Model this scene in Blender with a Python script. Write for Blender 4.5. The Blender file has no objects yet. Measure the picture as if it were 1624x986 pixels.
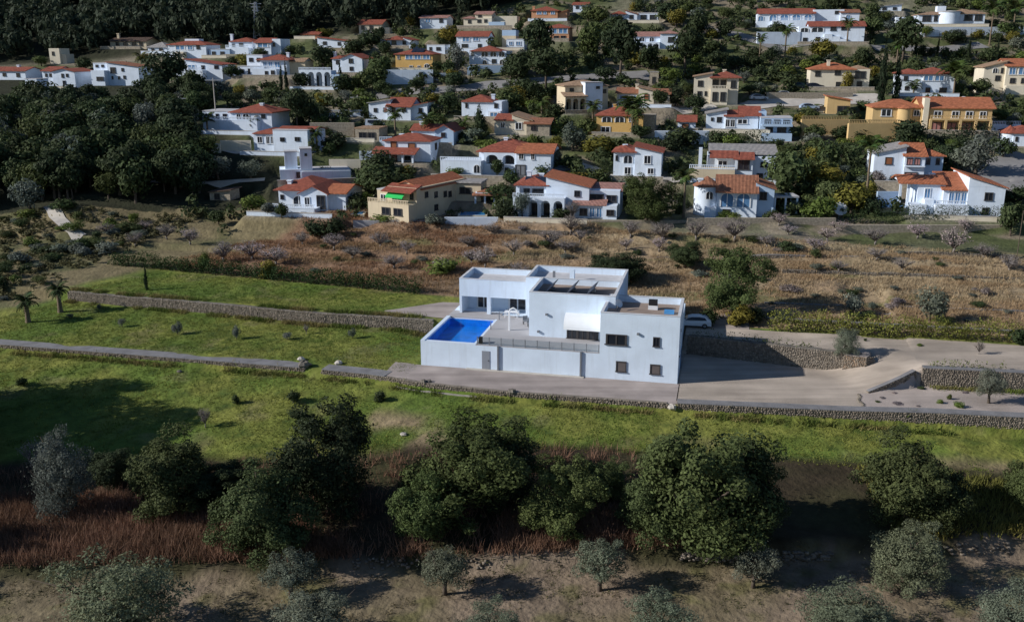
import bpy, math, random
import numpy as np
from mathutils import Vector, Matrix
R = math.radians
sc = bpy.context.scene
COL = sc.collection
rng = np.random.default_rng(7)
random.seed(7)

# ------------------------------------------------------------------ camera
F, ZC, PITCH = 1500.0, 36.0, math.atan(413 / 1500)      # focal length in photo pixels, height, tilt
cam = bpy.data.cameras.new('camera')
cam.sensor_width = 36; cam.lens = 36 * F / 1624; cam.clip_start = 1; cam.clip_end = 3000
camo = bpy.data.objects.new('camera', cam); COL.objects.link(camo)
camo.location = (0, 0, ZC); camo.rotation_euler = (R(90) - PITCH, 0, 0)
sc.camera = camo
# ------------------------------------------------------------------ sky, sun, exposure
SUN_EL, SUN_AZ = R(27), R(10)                            # low winter sun from the left, a little in front
tosun = Vector((-math.cos(SUN_AZ) * math.cos(SUN_EL), -math.sin(SUN_AZ) * math.cos(SUN_EL), math.sin(SUN_EL)))
w = bpy.data.worlds.new('World'); sc.world = w; w.use_nodes = True
nt = w.node_tree; bg = nt.nodes['Background']
sky = nt.nodes.new('ShaderNodeTexSky'); sky.sky_type = 'NISHITA'; sky.sun_disc = False
sky.sun_elevation = SUN_EL; sky.sun_rotation = math.atan2(tosun.x, tosun.y)
nt.links.new(sky.outputs[0], bg.inputs[0]); bg.inputs[1].default_value = 0.067; sky.ozone_density = 5.0; sky.dust_density = .3; sky.altitude = 150
sun = bpy.data.lights.new('sun', 'SUN'); sun.energy = 4.25; sun.angle = R(0.5); sun.color = (1, 0.965, 0.91)
suno = bpy.data.objects.new('sun', sun); COL.objects.link(suno)
suno.rotation_euler = (-tosun).to_track_quat('-Z', 'Y').to_euler(); suno.location = (-80, -20, 120)
vs = sc.view_settings
vs.view_transform = 'Standard'; vs.look = 'None'; vs.gamma = 1; vs.exposure = 0.17; vs.use_curve_mapping = False

# ------------------------------------------------------------------ terrain function
TH = R(12.8)
AX = np.array([math.cos(TH), -math.sin(TH)]); BX = np.array([math.sin(TH), math.cos(TH)])
def ray(u, v):
    dx = (u - 812) / F; dy = (493 - v) / F
    return np.array([dx, math.cos(PITCH) + dy * math.sin(PITCH), -math.sin(PITCH) + dy * math.cos(PITCH)])
_d = ray(668, 579); OO = _d[:2] * (-ZC / _d[2])          # the big house's front left corner on the ground
def ab2w(a, b): return OO[0] + AX[0] * a + BX[0] * b, OO[1] + AX[1] * a + BX[1] * b
def w2ab(x, y):
    px, py = x - OO[0], y - OO[1]
    return px * AX[0] + py * AX[1], px * BX[0] + py * BX[1]
def sst(e0, e1, x):
    t = np.clip((x - e0) / (e1 - e0), 0, 1); return t * t * (3 - 2 * t)
def vnoise(x, y, s=1.0, seed=0, octv=3):
    x = np.asarray(x, float) / s; y = np.asarray(y, float) / s
    out = np.zeros(np.broadcast(x, y).shape); amp = 1; tot = 0
    for o in range(octv):
        xi = np.floor(x); yi = np.floor(y); fx = x - xi; fy = y - yi
        fx = fx * fx * (3 - 2 * fx); fy = fy * fy * (3 - 2 * fy)
        def h(i, j):
            n = np.sin(i * 127.1 + j * 311.7 + seed * 74.7 + o * 13.3) * 43758.5453
            return n - np.floor(n)
        v = (h(xi, yi) * (1 - fx) + h(xi + 1, yi) * fx) * (1 - fy) + (h(xi, yi + 1) * (1 - fx) + h(xi + 1, yi + 1) * fx) * fy
        out += v * amp; tot += amp; amp *= .5; x = x * 2.03; y = y * 2.03
    return out / tot
def bwall(a): return np.interp(a, [-130, -60, -12, -4, 2, 12, 30, 40, 49, 66, 120], [-4.2, -4.2, -4.2, -4.7, -6.1, -6.8, -6.4, -5.4, -4.5, -3.1, -1.5])
def swall(a): return np.interp(a, [-130, -58, -18, 0, 30.5, 50.5, 56.5, 67, 120], [15.5, 14, 11.2, 11.2, 11.6, 8.2, 5.0, 5.7, 8])
def yedge(x): return 71.2 + .045 * x
def near_z(x, y):
    a, b = w2ab(x, y)
    bw = bwall(a); s = swall(a)
    zl = np.interp(a, [-6, 0], [1, 0]) * .06 * np.clip(b + 4, 0, 20) + np.interp(a, [48, 56], [0, .2])
    zu = np.interp(a, [-2, 28], [2.4, 2.25]) + .045 * np.clip(b - s - 4, 0, 80)
    zu = zu + np.interp(a, [30, 34], [0, .5]) * sst(17.2, 17.8, b - .02 * a)
    up = zl + (zu - zl) * sst(-.35, .35, b - s)
    rz_ = 2.3 * sst(0, 1, ((a - 49.5) * .7 + (b - 1) * .7) / 10.5)          # the gravel ramp climbs to the right and back
    gl = b > np.interp(a, [50.5, 55.6, 56.4], [1.35, 4.6, 5.0]) - .1
    kr = np.where(b < s, sst(45, 50.4, a), sst(50.2, 51.6, a)) * sst(56.5, 56.1, a) * gl
    up = up * (1 - kr) + np.maximum(rz_, zl) * kr
    lo = np.maximum(-np.interp(a, [-60, 30, 45, 66], [.65, .85, 1.2, 1.7]) + .16 * (b - bw), -4.9)
    e = yedge(x)
    lo = lo + (np.minimum(-5.9 - .035 * (e - y), -5.9) - lo) * sst(.6, -.6, y - e)
    z = lo + (up - lo) * sst(-.3, .3, b - bw)
    amp = np.where((b > -6.5) & (b < 12) & (a > -1), .0, .22)
    return z + amp * (vnoise(x, y, 5, 3) - .5)
CT = []
for u, v, yy in [(800,357,166),(1500,375,156),(400,357,170),(100,338,173),(1750,372,156),(-120,335,174),(-300,335,178),
    (100,285,190),(500,290,187),(900,292,186),(1300,292,184),(1620,290,182),(1800,290,182),(-150,285,192),
    (100,215,220),(500,215,216),(900,215,214),(1300,215,212),(1650,215,210),(-150,215,222),(1850,215,210),
    (100,155,268),(500,150,258),(900,150,248),(1300,150,246),(1650,150,244),(-150,155,272),(1850,150,244),
    (60,112,298),(400,100,290),(800,100,280),(1200,100,276),(1620,100,274),
    (200,72,322),(550,60,310),(900,55,302),(1300,55,300),(1650,55,298),(-100,80,330),(1900,55,300),
    (100,10,385),(600,15,345),(850,10,332),(1250,8,328),(1620,8,326),(-200,10,390),
    (100,-120,500),(500,-120,520),(1000,-70,430),(1500,-60,420),(-300,-120,520),(2000,-60,430),
    (500,-220,750),(1300,-170,700),(-500,-220,760),(2100,-170,700)]:
    d = ray(u, v); t = yy / d[1]; CT.append((d[0] * t, yy, ZC + d[2] * t))
for a in range(-140, 141, 35):
    for b in (24, 42):
        x, y = ab2w(a, b); CT.append((x, y, float(near_z(np.array(x), np.array(y))) + (.4 if b > 30 else 0)))
CT = np.array(CT); _S = 100.0
def _U(r2): return np.where(r2 > 0, r2 * np.log(r2 + 1e-12), 0)
_n = len(CT); _P = CT[:, :2] / _S
_K = _U(((_P[:, None] - _P[None]) ** 2).sum(2)) + 1e-3 * np.eye(_n)
_Q = np.hstack([np.ones((_n, 1)), _P])
_L = np.zeros((_n + 3, _n + 3)); _L[:_n, :_n] = _K; _L[:_n, _n:] = _Q; _L[_n:, :_n] = _Q.T
_W = np.linalg.solve(_L, np.concatenate([CT[:, 2], np.zeros(3)]))
def far_z(x, y):
    x = np.asarray(x, float) / _S; y = np.asarray(y, float) / _S
    out = _W[_n] + _W[_n + 1] * x + _W[_n + 2] * y
    for i in range(_n): out = out + _W[i] * _U((x - _P[i, 0]) ** 2 + (y - _P[i, 1]) ** 2)
    return out
def base_z(x, y):
    x = np.asarray(x, float); y = np.asarray(y, float)
    a, b = w2ab(x, y)
    k = sst(24, 44, b)
    zf = far_z(x, y) + (vnoise(x, y, 14, 9) - .5) * 1.2 * sst(30, 70, b)
    # low field terraces in the almond orchard
    zf = zf + .9 * (sst(.4, .5, (b / 7.5) % 1.0) - (b / 7.5) % 1.0) * sst(20, 26, b) * sst(66, 58, b)
    return near_z(x, y) * (1 - k) + zf * k
PADS = []
def tz(x, y):
    x = np.asarray(x, float); y = np.asarray(y, float)
    z = base_z(x, y)
    for cx, cy, yaw, x0, x1, y0, y1, zp in PADS:
        near = (np.abs(x - cx) < 45) & (np.abs(y - cy) < 45)
        if not near.any(): continue
        c, s_ = math.cos(yaw), math.sin(yaw)
        lx = (x - cx) * c + (y - cy) * s_; ly = -(x - cx) * s_ + (y - cy) * c
        dd = np.hypot(np.maximum(np.maximum(x0 - lx, lx - x1), 0), np.maximum(np.maximum(y0 - ly, ly - y1), 0))
        k = sst(3.0, .3, dd) * near
        z = z * (1 - k) + zp * k
    return z
_T = np.concatenate([np.arange(60, 260, .25), np.arange(260, 900, .8)])
def ground(u, v):
    """where the line of sight through a photo pixel meets the ground"""
    d = ray(u, v); x = d[0] / d[1] * _T; z = ZC + d[2] / d[1] * _T
    below = z < base_z(x, _T)
    i = int(np.argmax(below)) if below.any() else len(_T) - 1
    j = max(i - 1, 0); x0, x1 = _T[j], _T[i]; g0 = ZC + d[2] / d[1] * x0 - float(base_z(d[0] / d[1] * x0, x0)); g1 = ZC + d[2] / d[1] * x1 - float(base_z(d[0] / d[1] * x1, x1))
    y = x0 + (x1 - x0) * (g0 / (g0 - g1) if g0 > 0 > g1 else 1); return float(d[0] / d[1] * y), float(y), float(base_z(d[0] / d[1] * y, y))
def project(x, y, z):
    dz = z - ZC; f = y * math.cos(PITCH) - dz * math.sin(PITCH); up = y * math.sin(PITCH) + dz * math.cos(PITCH)
    return 812 + F * x / f, 493 - F * up / f

# ------------------------------------------------------------------ materials
MATS = {}
def mat(name, col, rough=.85, var=.12, scale=1.2, bump=0., bscale=8., spec=.3, metal=0., coords='Object', stain=0., streak=0.):
    if name in MATS: return MATS[name]
    m = bpy.data.materials.new(name); m.use_nodes = True; n = m.node_tree.nodes; l = m.node_tree.links
    p = n['Principled BSDF']; p.inputs['Roughness'].default_value = rough; p.inputs['Metallic'].default_value = metal
    p.inputs['Specular IOR Level'].default_value = spec
    tc = n.new('ShaderNodeTexCoord')
    nz = n.new('ShaderNodeTexNoise'); nz.inputs['Scale'].default_value = scale; nz.inputs['Detail'].default_value = 5
    l.new(tc.outputs[coords], nz.inputs['Vector'])
    mp = n.new('ShaderNodeMapRange'); mp.inputs[1].default_value = .3; mp.inputs[2].default_value = .7
    mp.inputs[3].default_value = 1 - var; mp.inputs[4].default_value = 1 + var
    l.new(nz.outputs[0], mp.inputs[0])
    mx = n.new('ShaderNodeVectorMath'); mx.operation = 'SCALE'; mx.inputs[0].default_value = col[:3]
    l.new(mp.outputs[0], mx.inputs['Scale']); out = mx.outputs[0]
    if stain:
        mpp = n.new('ShaderNodeMapping'); mpp.inputs['Scale'].default_value = (1.6, 1.6, .18); l.new(tc.outputs[coords], mpp.inputs[0])
        n2 = n.new('ShaderNodeTexNoise'); n2.inputs['Scale'].default_value = 1.5; n2.inputs['Detail'].default_value = 6; l.new(mpp.outputs[0], n2.inputs['Vector'])
        r2 = n.new('ShaderNodeMapRange'); r2.inputs[1].default_value = .52; r2.inputs[2].default_value = .75; r2.inputs[3].default_value = 0; r2.inputs[4].default_value = stain
        l.new(n2.outputs[0], r2.inputs[0])
        mi = n.new('ShaderNodeMix'); mi.data_type = 'RGBA'; l.new(r2.outputs[0], mi.inputs[0]); l.new(out, mi.inputs[6])
        mi.inputs[7].default_value = (col[0] * .55, col[1] * .52, col[2] * .46, 1); out = mi.outputs[2]
    if streak:      # long worn tracks along the drive
        mq = n.new('ShaderNodeMapping'); mq.inputs['Rotation'].default_value = (0, 0, R(9)); mq.inputs['Scale'].default_value = (.05, .9, 1); l.new(tc.outputs[coords], mq.inputs[0])
        n3 = n.new('ShaderNodeTexNoise'); n3.inputs['Scale'].default_value = 1.; n3.inputs['Detail'].default_value = 4; l.new(mq.outputs[0], n3.inputs['Vector'])
        r3 = n.new('ShaderNodeMapRange'); r3.inputs[1].default_value = .35; r3.inputs[2].default_value = .65; r3.inputs[3].default_value = 1 - streak; r3.inputs[4].default_value = 1 + streak * .5; l.new(n3.outputs[0], r3.inputs[0])
        v3 = n.new('ShaderNodeVectorMath'); v3.operation = 'SCALE'; l.new(out, v3.inputs[0]); l.new(r3.outputs[0], v3.inputs['Scale']); out = v3.outputs[0]
    l.new(out, p.inputs['Base Color'])
    if bump:
        nb = n.new('ShaderNodeTexNoise'); nb.inputs['Scale'].default_value = bscale; nb.inputs['Detail'].default_value = 4
        l.new(tc.outputs[coords], nb.inputs['Vector'])
        bp = n.new('ShaderNodeBump'); bp.inputs['Strength'].default_value = bump; bp.inputs['Distance'].default_value = .1
        l.new(nb.outputs[0], bp.inputs['Height']); l.new(bp.outputs[0], p.inputs['Normal'])
    MATS[name] = m; return m
def tilemat(name, col):
    if name in MATS: return MATS[name]
    m = mat(name, col, .8, .28, 1.6); n = m.node_tree.nodes; l = m.node_tree.links; p = n['Principled BSDF']
    tc = n.new('ShaderNodeTexCoord')
    wv = n.new('ShaderNodeTexWave'); wv.bands_direction = 'X'; wv.inputs['Scale'].default_value = 1.3; wv.inputs['Distortion'].default_value = .4
    l.new(tc.outputs['Object'], wv.inputs['Vector'])
    bp = n.new('ShaderNodeBump'); bp.inputs['Strength'].default_value = .7; bp.inputs['Distance'].default_value = .12
    l.new(wv.outputs['Fac'], bp.inputs['Height']); l.new(bp.outputs[0], p.inputs['Normal'])
    return m
def attrmat(name, var=.25, scale=1.5, rough=.9, bump=.0, bscale=6., transl=0., src='attr'):
    """colour from the 'Col' point attribute or the object's own colour, broken up by noise"""
    m = bpy.data.materials.new(name); m.use_nodes = True; n = m.node_tree.nodes; l = m.node_tree.links
    p = n['Principled BSDF']; p.inputs['Roughness'].default_value = rough; p.inputs['Specular IOR Level'].default_value = .15
    if src == 'attr':
        at = n.new('ShaderNodeAttribute'); at.attribute_name = 'Col'; c0 = at.outputs['Color']
    else:
        at = n.new('ShaderNodeObjectInfo'); c0 = at.outputs['Color']
    tc = n.new('ShaderNodeTexCoord')
    geo = n.new('ShaderNodeNewGeometry')
    nz = n.new('ShaderNodeTexNoise'); nz.inputs['Scale'].default_value = scale; nz.inputs['Detail'].default_value = 6; nz.inputs['Roughness'].default_value = .65
    l.new(geo.outputs['Position'], nz.inputs['Vector'])
    mp = n.new('ShaderNodeMapRange'); mp.inputs[1].default_value = .3; mp.inputs[2].default_value = .7
    mp.inputs[3].default_value = 1 - var; mp.inputs[4].default_value = 1 + var; l.new(nz.outputs[0], mp.inputs[0])
    sca = mp.outputs[0]
    if src != 'attr':        # every leaf clump its own shade
        m2 = n.new('ShaderNodeMapRange'); m2.inputs[3].default_value = .7; m2.inputs[4].default_value = 1.35; l.new(geo.outputs['Random Per Island'], m2.inputs[0])
        mm = n.new('ShaderNodeMath'); mm.operation = 'MULTIPLY'; l.new(sca, mm.inputs[0]); l.new(m2.outputs[0], mm.inputs[1]); sca = mm.outputs[0]
    mx = n.new('ShaderNodeVectorMath'); mx.operation = 'SCALE'; l.new(c0, mx.inputs[0]); l.new(sca, mx.inputs['Scale'])
    l.new(mx.outputs[0], p.inputs['Base Color'])
    if bump:
        nb = n.new('ShaderNodeTexNoise'); nb.inputs['Scale'].default_value = bscale; nb.inputs['Detail'].default_value = 5; l.new(geo.outputs['Position'], nb.inputs['Vector'])
        bp = n.new('ShaderNodeBump'); bp.inputs['Strength'].default_value = bump; bp.inputs['Distance'].default_value = .25
        l.new(nb.outputs[0], bp.inputs['Height']); l.new(bp.outputs[0], p.inputs['Normal'])
    if transl:
        tr = n.new('ShaderNodeBsdfTranslucent'); l.new(mx.outputs[0], tr.inputs['Color'])
        ms = n.new('ShaderNodeMixShader'); ms.inputs[0].default_value = transl
        l.new(p.outputs[0], ms.inputs[1]); l.new(tr.outputs[0], ms.inputs[2]); l.new(ms.outputs[0], n['Material Output'].inputs[0])
    MATS[name] = m; return m
WHITE = mat('white_stucco', (.68, .78, .90), .9, .06, .5, .25, 20, stain=.2)
WALLC = {'white': mat('white_render', (.71, .79, .90), .9, .08, .5, stain=.25), 'cream': mat('cream_render', (.62, .52, .37), .9, .08, .5, stain=.2),
    'yellow': mat('yellow_render', (.66, .42, .15), .9, .08, .5, stain=.15), 'salmon': mat('salmon_render', (.58, .30, .17), .9, .08, .5, stain=.15),
    'blue': mat('blue_paint_and_shade_render', (.42, .55, .72), .9, .06, .5), 'stone': mat('stone_render', (.36, .31, .24), .95, .3, 2.5, .5, 6),  # blue: painted walls, and white end walls with their shade put into the colour
    'grey': mat('grey_render', (.42, .42, .44), .9, .12, .8), 'pale': mat('pale_cream_render', (.70, .63, .50), .9, .08, .5, stain=.2),
    'ochre': mat('ochre_render', (.60, .42, .20), .9, .08, .5, stain=.2)}
ROOFC = {'red': tilemat('red_tile', (.30, .088, .055)), 'orange': tilemat('orange_tile', (.42, .145, .07)), 'tan': tilemat('tan_tile', (.36, .235, .15)),
    'brown': tilemat('brown_tile', (.30, .13, .075)), 'dark': tilemat('dark_tile', (.10, .065, .05)), 'rgrey': tilemat('grey_tile', (.33, .31, .30)),
    'pink': tilemat('pink_tile', (.38, .20, .165)), 'flat': mat('flat_roof', (.50, .49, .50), .9, .12, .8), 'terra': mat('terracotta_floor', (.45, .25, .15), .9, .15, 1.)}
M_STONE = mat('dry_stone', (.21, .18, .145), .95, .35, .9, .6, 5, coords='Object')
M_STONED = mat('old_grey_stone', (.175, .155, .13), .95, .35, .9, .6, 5)
M_COPE = mat('grey_wall_top', (.205, .20, .205), .95, .2, .8, .3, 6)
M_CONC = mat('pale_concrete', (.50, .46, .41), .9, .12, .8)
M_GRAVEL = mat('gravel', (.44, .37, .305), .95, .20, .22, .35, 30, streak=.18)
M_GRAVEL2 = mat('pinkish_gravel', (.42, .355, .315), .95, .18, .25, .35, 30, streak=.12)
M_PAVE = mat('pinkish_paving', (.36, .305, .28), .9, .2, .3, .2, 12, streak=.15)
M_ROAD = mat('road', (.25, .24, .235), .9, .15, .3)
M_GLASS = mat('dark_glass', (.018, .022, .03), .12, .2, 1, spec=.6)
M_BGLASS = mat('blue_glass', (.10, .22, .40), .18, .25, .9, spec=.6)
M_SHUT = mat('brown_shutter', (.28, .11, .05), .7, .1)
M_RSHUT = mat('pinkish_door', (.40, .19, .17), .7, .1)
M_FRAME = mat('white_frame', (.75, .76, .78), .5, .04)
M_DFRAME = mat('dark_frame', (.06, .055, .055), .6, .05)
M_GREY = mat('grey_metal', (.20, .21, .23), .5, .08, spec=.5)
M_BLACK = mat('black_metal', (.02, .02, .022), .5, .05)
M_WOOD = mat('bark', (.11, .085, .065), .95, .3, 3, .6, 10)
M_ALB = mat('almond_bark', (.21, .185, .17), .95, .3, 3, .4, 10)
M_PALMB = mat('palm_bark', (.17, .13, .09), .95, .3, 3, .6, 10)
M_SOLAR = mat('solar', (.015, .022, .04), .45, .1, spec=.25)
M_GREEN = mat('green_cloth', (.03, .52, .12), .8, .08)
M_LEAF = attrmat('leaves', .35, .9, .75, transl=.22, src='obj')
M_GRASS = attrmat('grass_blades', .25, .6, .8, transl=.2)
M_GROUND = attrmat('ground', .35, .55, .95, .8, 1.8)

# ------------------------------------------------------------------ mesh helpers
class MB:
    def __init__(s): s.v = []; s.f = []
    def box(s, x0, x1, y0, y1, z0, z1):
        b = len(s.v)
        s.v += [(x0,y0,z0),(x1,y0,z0),(x1,y1,z0),(x0,y1,z0),(x0,y0,z1),(x1,y0,z1),(x1,y1,z1),(x0,y1,z1)]
        s.f += [(b,b+3,b+2,b+1),(b+4,b+5,b+6,b+7),(b,b+1,b+5,b+4),(b+1,b+2,b+6,b+5),(b+2,b+3,b+7,b+6),(b+3,b,b+4,b+7)]
        return s
    def poly(s, pts, faces):
        b = len(s.v); s.v += [tuple(p) for p in pts]; s.f += [tuple(b + i for i in f) for f in faces]; return s
    def prism(s, pts, axis, d0, d1):
        """extrude a closed outline; axis 'y': outline in (x,z); axis 'x': outline in (y,z); axis 'z': outline in (x,y)"""
        n = len(pts); b = len(s.v)
        for d in (d0, d1):
            for p, q in pts:
                s.v.append({'y': (p, d, q), 'x': (d, p, q), 'z': (p, q, d)}[axis])
        s.f.append(tuple(range(b + n - 1, b - 1, -1))); s.f.append(tuple(range(b + n, b + 2 * n)))
        for i in range(n): j = (i + 1) % n; s.f.append((b + i, b + j, b + n + j, b + n + i))
        return s
    def tube(s, path, radii, n=6, cap=True):
        path = [Vector(p) for p in path]; b = len(s.v); m = len(path)
        for i, p in enumerate(path):
            d = (path[min(i + 1, m - 1)] - path[max(i - 1, 0)]).normalized()
            u = d.cross(Vector((.37, .91, .2))).normalized(); w_ = d.cross(u)
            r = radii[i] if hasattr(radii, '__len__') else radii
            for k in range(n):
                t = 2 * math.pi * k / n; s.v.append(tuple(p + u * (r * math.cos(t)) + w_ * (r * math.sin(t))))
        for i in range(m - 1):
            for k in range(n):
                k2 = (k + 1) % n; s.f.append((b + i*n + k, b + i*n + k2, b + (i+1)*n + k2, b + (i+1)*n + k))
        if cap: s.f.append(tuple(b + k for k in range(n - 1, -1, -1))); s.f.append(tuple(b + (m-1)*n + k for k in range(n)))
        return s
    def lathe(s, prof, n=20, cx=0, cy=0, a0=0, a1=2 * math.pi):
        b = len(s.v); full = abs(a1 - a0 - 2 * math.pi) < 1e-6; k = n if full else n + 1; m = len(prof)
        for r, z in prof:
            for i in range(k):
                t = a0 + (a1 - a0) * i / n; s.v.append((cx + r * math.cos(t), cy + r * math.sin(t), z))
        for j in range(m - 1):
            for i in range(n):
                i2 = (i + 1) % k; s.f.append((b + j*k + i, b + j*k + i2, b + (j+1)*k + i2, b + (j+1)*k + i))
        return s
    def mesh(s, name, m, smooth=False):
        me = bpy.data.meshes.new(name); me.from_pydata(s.v, [], s.f); me.update()
        if m: me.materials.append(m)
        if smooth: me.polygons.foreach_set('use_smooth', [True] * len(me.polygons))
        return me
    def build(s, name, m, parent=None, smooth=False):
        return link(name, s.mesh(name, m, smooth), parent)
def link(name, data, parent=None, loc=None, rz=0.):
    o = bpy.data.objects.new(name, data); COL.objects.link(o)
    if parent: o.parent = parent
    if loc is not None: o.location = loc
    if rz: o.rotation_euler = (0, 0, rz)
    return o
def npmesh(name, V, Fq, m, col=None, smooth=False):
    """mesh from numpy arrays: V (n,3), Fq (k,3) or (k,4)"""
    me = bpy.data.meshes.new(name); k = Fq.shape[1]
    me.vertices.add(len(V)); me.vertices.foreach_set('co', np.ascontiguousarray(V, dtype=np.float32).ravel())
    me.loops.add(Fq.size); me.loops.foreach_set('vertex_index', np.ascontiguousarray(Fq, dtype=np.int32).ravel())
    me.polygons.add(len(Fq)); me.polygons.foreach_set('loop_start', np.arange(0, Fq.size, k, dtype=np.int32))
    try: me.polygons.foreach_set('loop_total', np.full(len(Fq), k, dtype=np.int32))
    except Exception: pass
    me.update(calc_edges=True)
    if smooth: me.polygons.foreach_set('use_smooth', np.ones(len(Fq), dtype=bool))
    if col is not None:
        at = me.attributes.new('Col', 'FLOAT_COLOR', 'POINT')
        at.data.foreach_set('color', np.hstack([col, np.ones((len(col), 1))]).astype(np.float32).ravel())
    if m: me.materials.append(m)
    return me
def tag(o, label=None, cat=None, group=None, kind=None):
    if label: o['label'] = label
    if cat: o['category'] = cat
    if group: o['group'] = group
    if kind: o['kind'] = kind
    return o
def thing(name, label, cat, loc=(0, 0, 0), rz=0., group=None):
    return tag(link(name, None, None, loc, rz), label, cat, group)

# ------------------------------------------------------------------ villa builder (walls, roofs, windows, arcades ...)
def scale_at(x, y, z): return F / (y * math.cos(PITCH) - (z - ZC) * math.sin(PITCH))
_me = {}
def shared(key, make):
    if key not in _me: _me[key] = make()
    return _me[key]
def win_frame(kind):
    def mk():
        b = MB(); t = .09
        b.box(-.5, .5, -.09, .02, .5 - t, .5).box(-.5, -.5 + t, -.09, .02, -.5, .5 - t).box(.5 - t, .5, -.09, .02, -.5, .5 - t)
        b.box(-.56, .56, -.14, .02, -.5 - t, -.5)
        if kind != 's': b.box(-.035, .035, -.07, .02, -.5, .5 - t)
        return b.mesh('window', M_FRAME if kind in 'bw' else M_DFRAME)
    return shared('wf' + kind, mk)
def win_pane(kind):
    mm = {'d': M_GLASS, 'b': M_BGLASS, 'w': M_GLASS, 's': M_SHUT, 'r': M_RSHUT, 'g': M_GREY}[kind]
    return shared('wp' + kind, lambda: MB().box(-.42, .42, -.03, .015, -.5, .42).mesh('pane', mm))
def arch_frame():
    def mk():
        b = MB(); n = 10; o = []; i = []
        for k in range(n + 1):
            t = math.pi * k / n; o.append((-.5 * math.cos(t), .1 + .4 * math.sin(t))); i.append((-.41 * math.cos(t), .1 + .32 * math.sin(t)))
        for y0 in (-.1,):
            b.prism([(-.5, -.5)] + o + [(.5, -.5), (.41, -.5)] + i[::-1] + [(-.41, -.5)], 'y', -.1, .02)
        b.box(-.03, .03, -.07, .02, -.5, .4)
        return b.mesh('window', M_FRAME)
    return shared('af', mk)
def arch_pane(kind):
    def mk():
        n = 10; o = [(-.42 * math.cos(math.pi * k / n), .1 + .33 * math.sin(math.pi * k / n)) for k in range(n + 1)]
        return MB().prism([(-.42, -.5)] + o + [(.42, -.5)], 'y', -.03, .015).mesh('pane', M_BGLASS if kind == 'b' else M_GLASS)
    return shared('ap' + kind, mk)
def add_win(root, x, y, z, w_, h_, kind='d', rz=0., name='window'):
    arch = len(kind) > 1
    f = link(name, arch_frame() if arch else win_frame(kind), root, (x, y, z), rz); f.scale = (w_, 1, h_)
    link('pane', arch_pane(kind[0]) if arch else win_pane(kind), f)
def roof_mesh(kind, x0, x1, y0, y1, z, h, ov=.4, t=.18):
    """closed roof solids; returns (roof, gable fill or None)"""
    X0, X1, Y0, Y1 = x0 - ov, x1 + ov, y0 - ov, y1 + ov
    b = MB(); g = None
    if kind == 'hip':
        w_, d = X1 - X0, Y1 - Y0; r = min(w_, d) / 2
        if w_ >= d: ra, rb = (X0 + r, (Y0+Y1)/2), (X1 - r, (Y0+Y1)/2)
        else: ra, rb = ((X0+X1)/2, Y0 + r), ((X0+X1)/2, Y1 - r)
        P = [(X0,Y0,z-t),(X1,Y0,z-t),(X1,Y1,z-t),(X0,Y1,z-t),(X0,Y0,z),(X1,Y0,z),(X1,Y1,z),(X0,Y1,z),(ra[0],ra[1],z+h),(rb[0],rb[1],z+h)]
        S = [(3,2,1,0),(0,1,5,4),(1,2,6,5),(2,3,7,6),(3,0,4,7)]
        T = [(4,5,9,8),(5,6,9),(6,7,8,9),(7,4,8)] if w_ >= d else [(4,5,8),(5,6,9,8),(6,7,9),(7,4,8,9)]
        b.poly(P, S + T)
    elif kind == 'gx':
        ym = (y0 + y1) / 2; s_ = h / max(ym - y0, .1) * ov
        b.prism([(Y0, z-s_-t), (ym, z+h-t), (Y1, z-s_-t), (Y1, z-s_), (ym, z+h), (Y0, z-s_)], 'x', X0, X1)
        g = MB().prism([(y0, z-.1), (y1, z-.1), (y1, z-.08), (ym, z+h-t-.02), (y0, z-.08)], 'x', x0, x1)
    elif kind == 'gy':
        xm = (x0 + x1) / 2; s_ = h / max(xm - x0, .1) * ov
        b.prism([(X0, z-s_-t), (xm, z+h-t), (X1, z-s_-t), (X1, z-s_), (xm, z+h), (X0, z-s_)], 'y', Y0, Y1)
        g = MB().prism([(x0, z-.1), (x1, z-.1), (x1, z-.08), (xm, z+h-t-.02), (x0, z-.08)], 'y', y0, y1)
    elif kind == 'sh':
        s_ = h / (y1 - y0) * ov
        b.prism([(Y0, z-s_-t), (Y1, z+h+s_-t), (Y1, z+h+s_), (Y0, z-s_)], 'x', X0, X1)
        g = MB().prism([(y0, z-.1), (y1, z-.1), (y1, z+h-t-.02), (y0, z-.08)], 'x', x0, x1)
    elif kind in ('sl', 'sr'):
        s_ = h / (x1 - x0) * ov
        za, zb = (z + h + s_, z - s_) if kind == 'sl' else (z - s_, z + h + s_)
        b.prism([(X0, za-t), (X1, zb-t), (X1, zb), (X0, za)], 'y', Y0, Y1)
        ga, gb = (z + h - t - .02, z - .08) if kind == 'sl' else (z - .08, z + h - t - .02)
        g = MB().prism([(x0, z-.1), (x1, z-.1), (x1, gb), (x0, ga)], 'y', y0, y1)
    elif kind == 'fl':
        b.box(x0 - .05, x1 + .05, y0 - .05, y1 + .05, z + .002, z + h)
    return b, g
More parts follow.
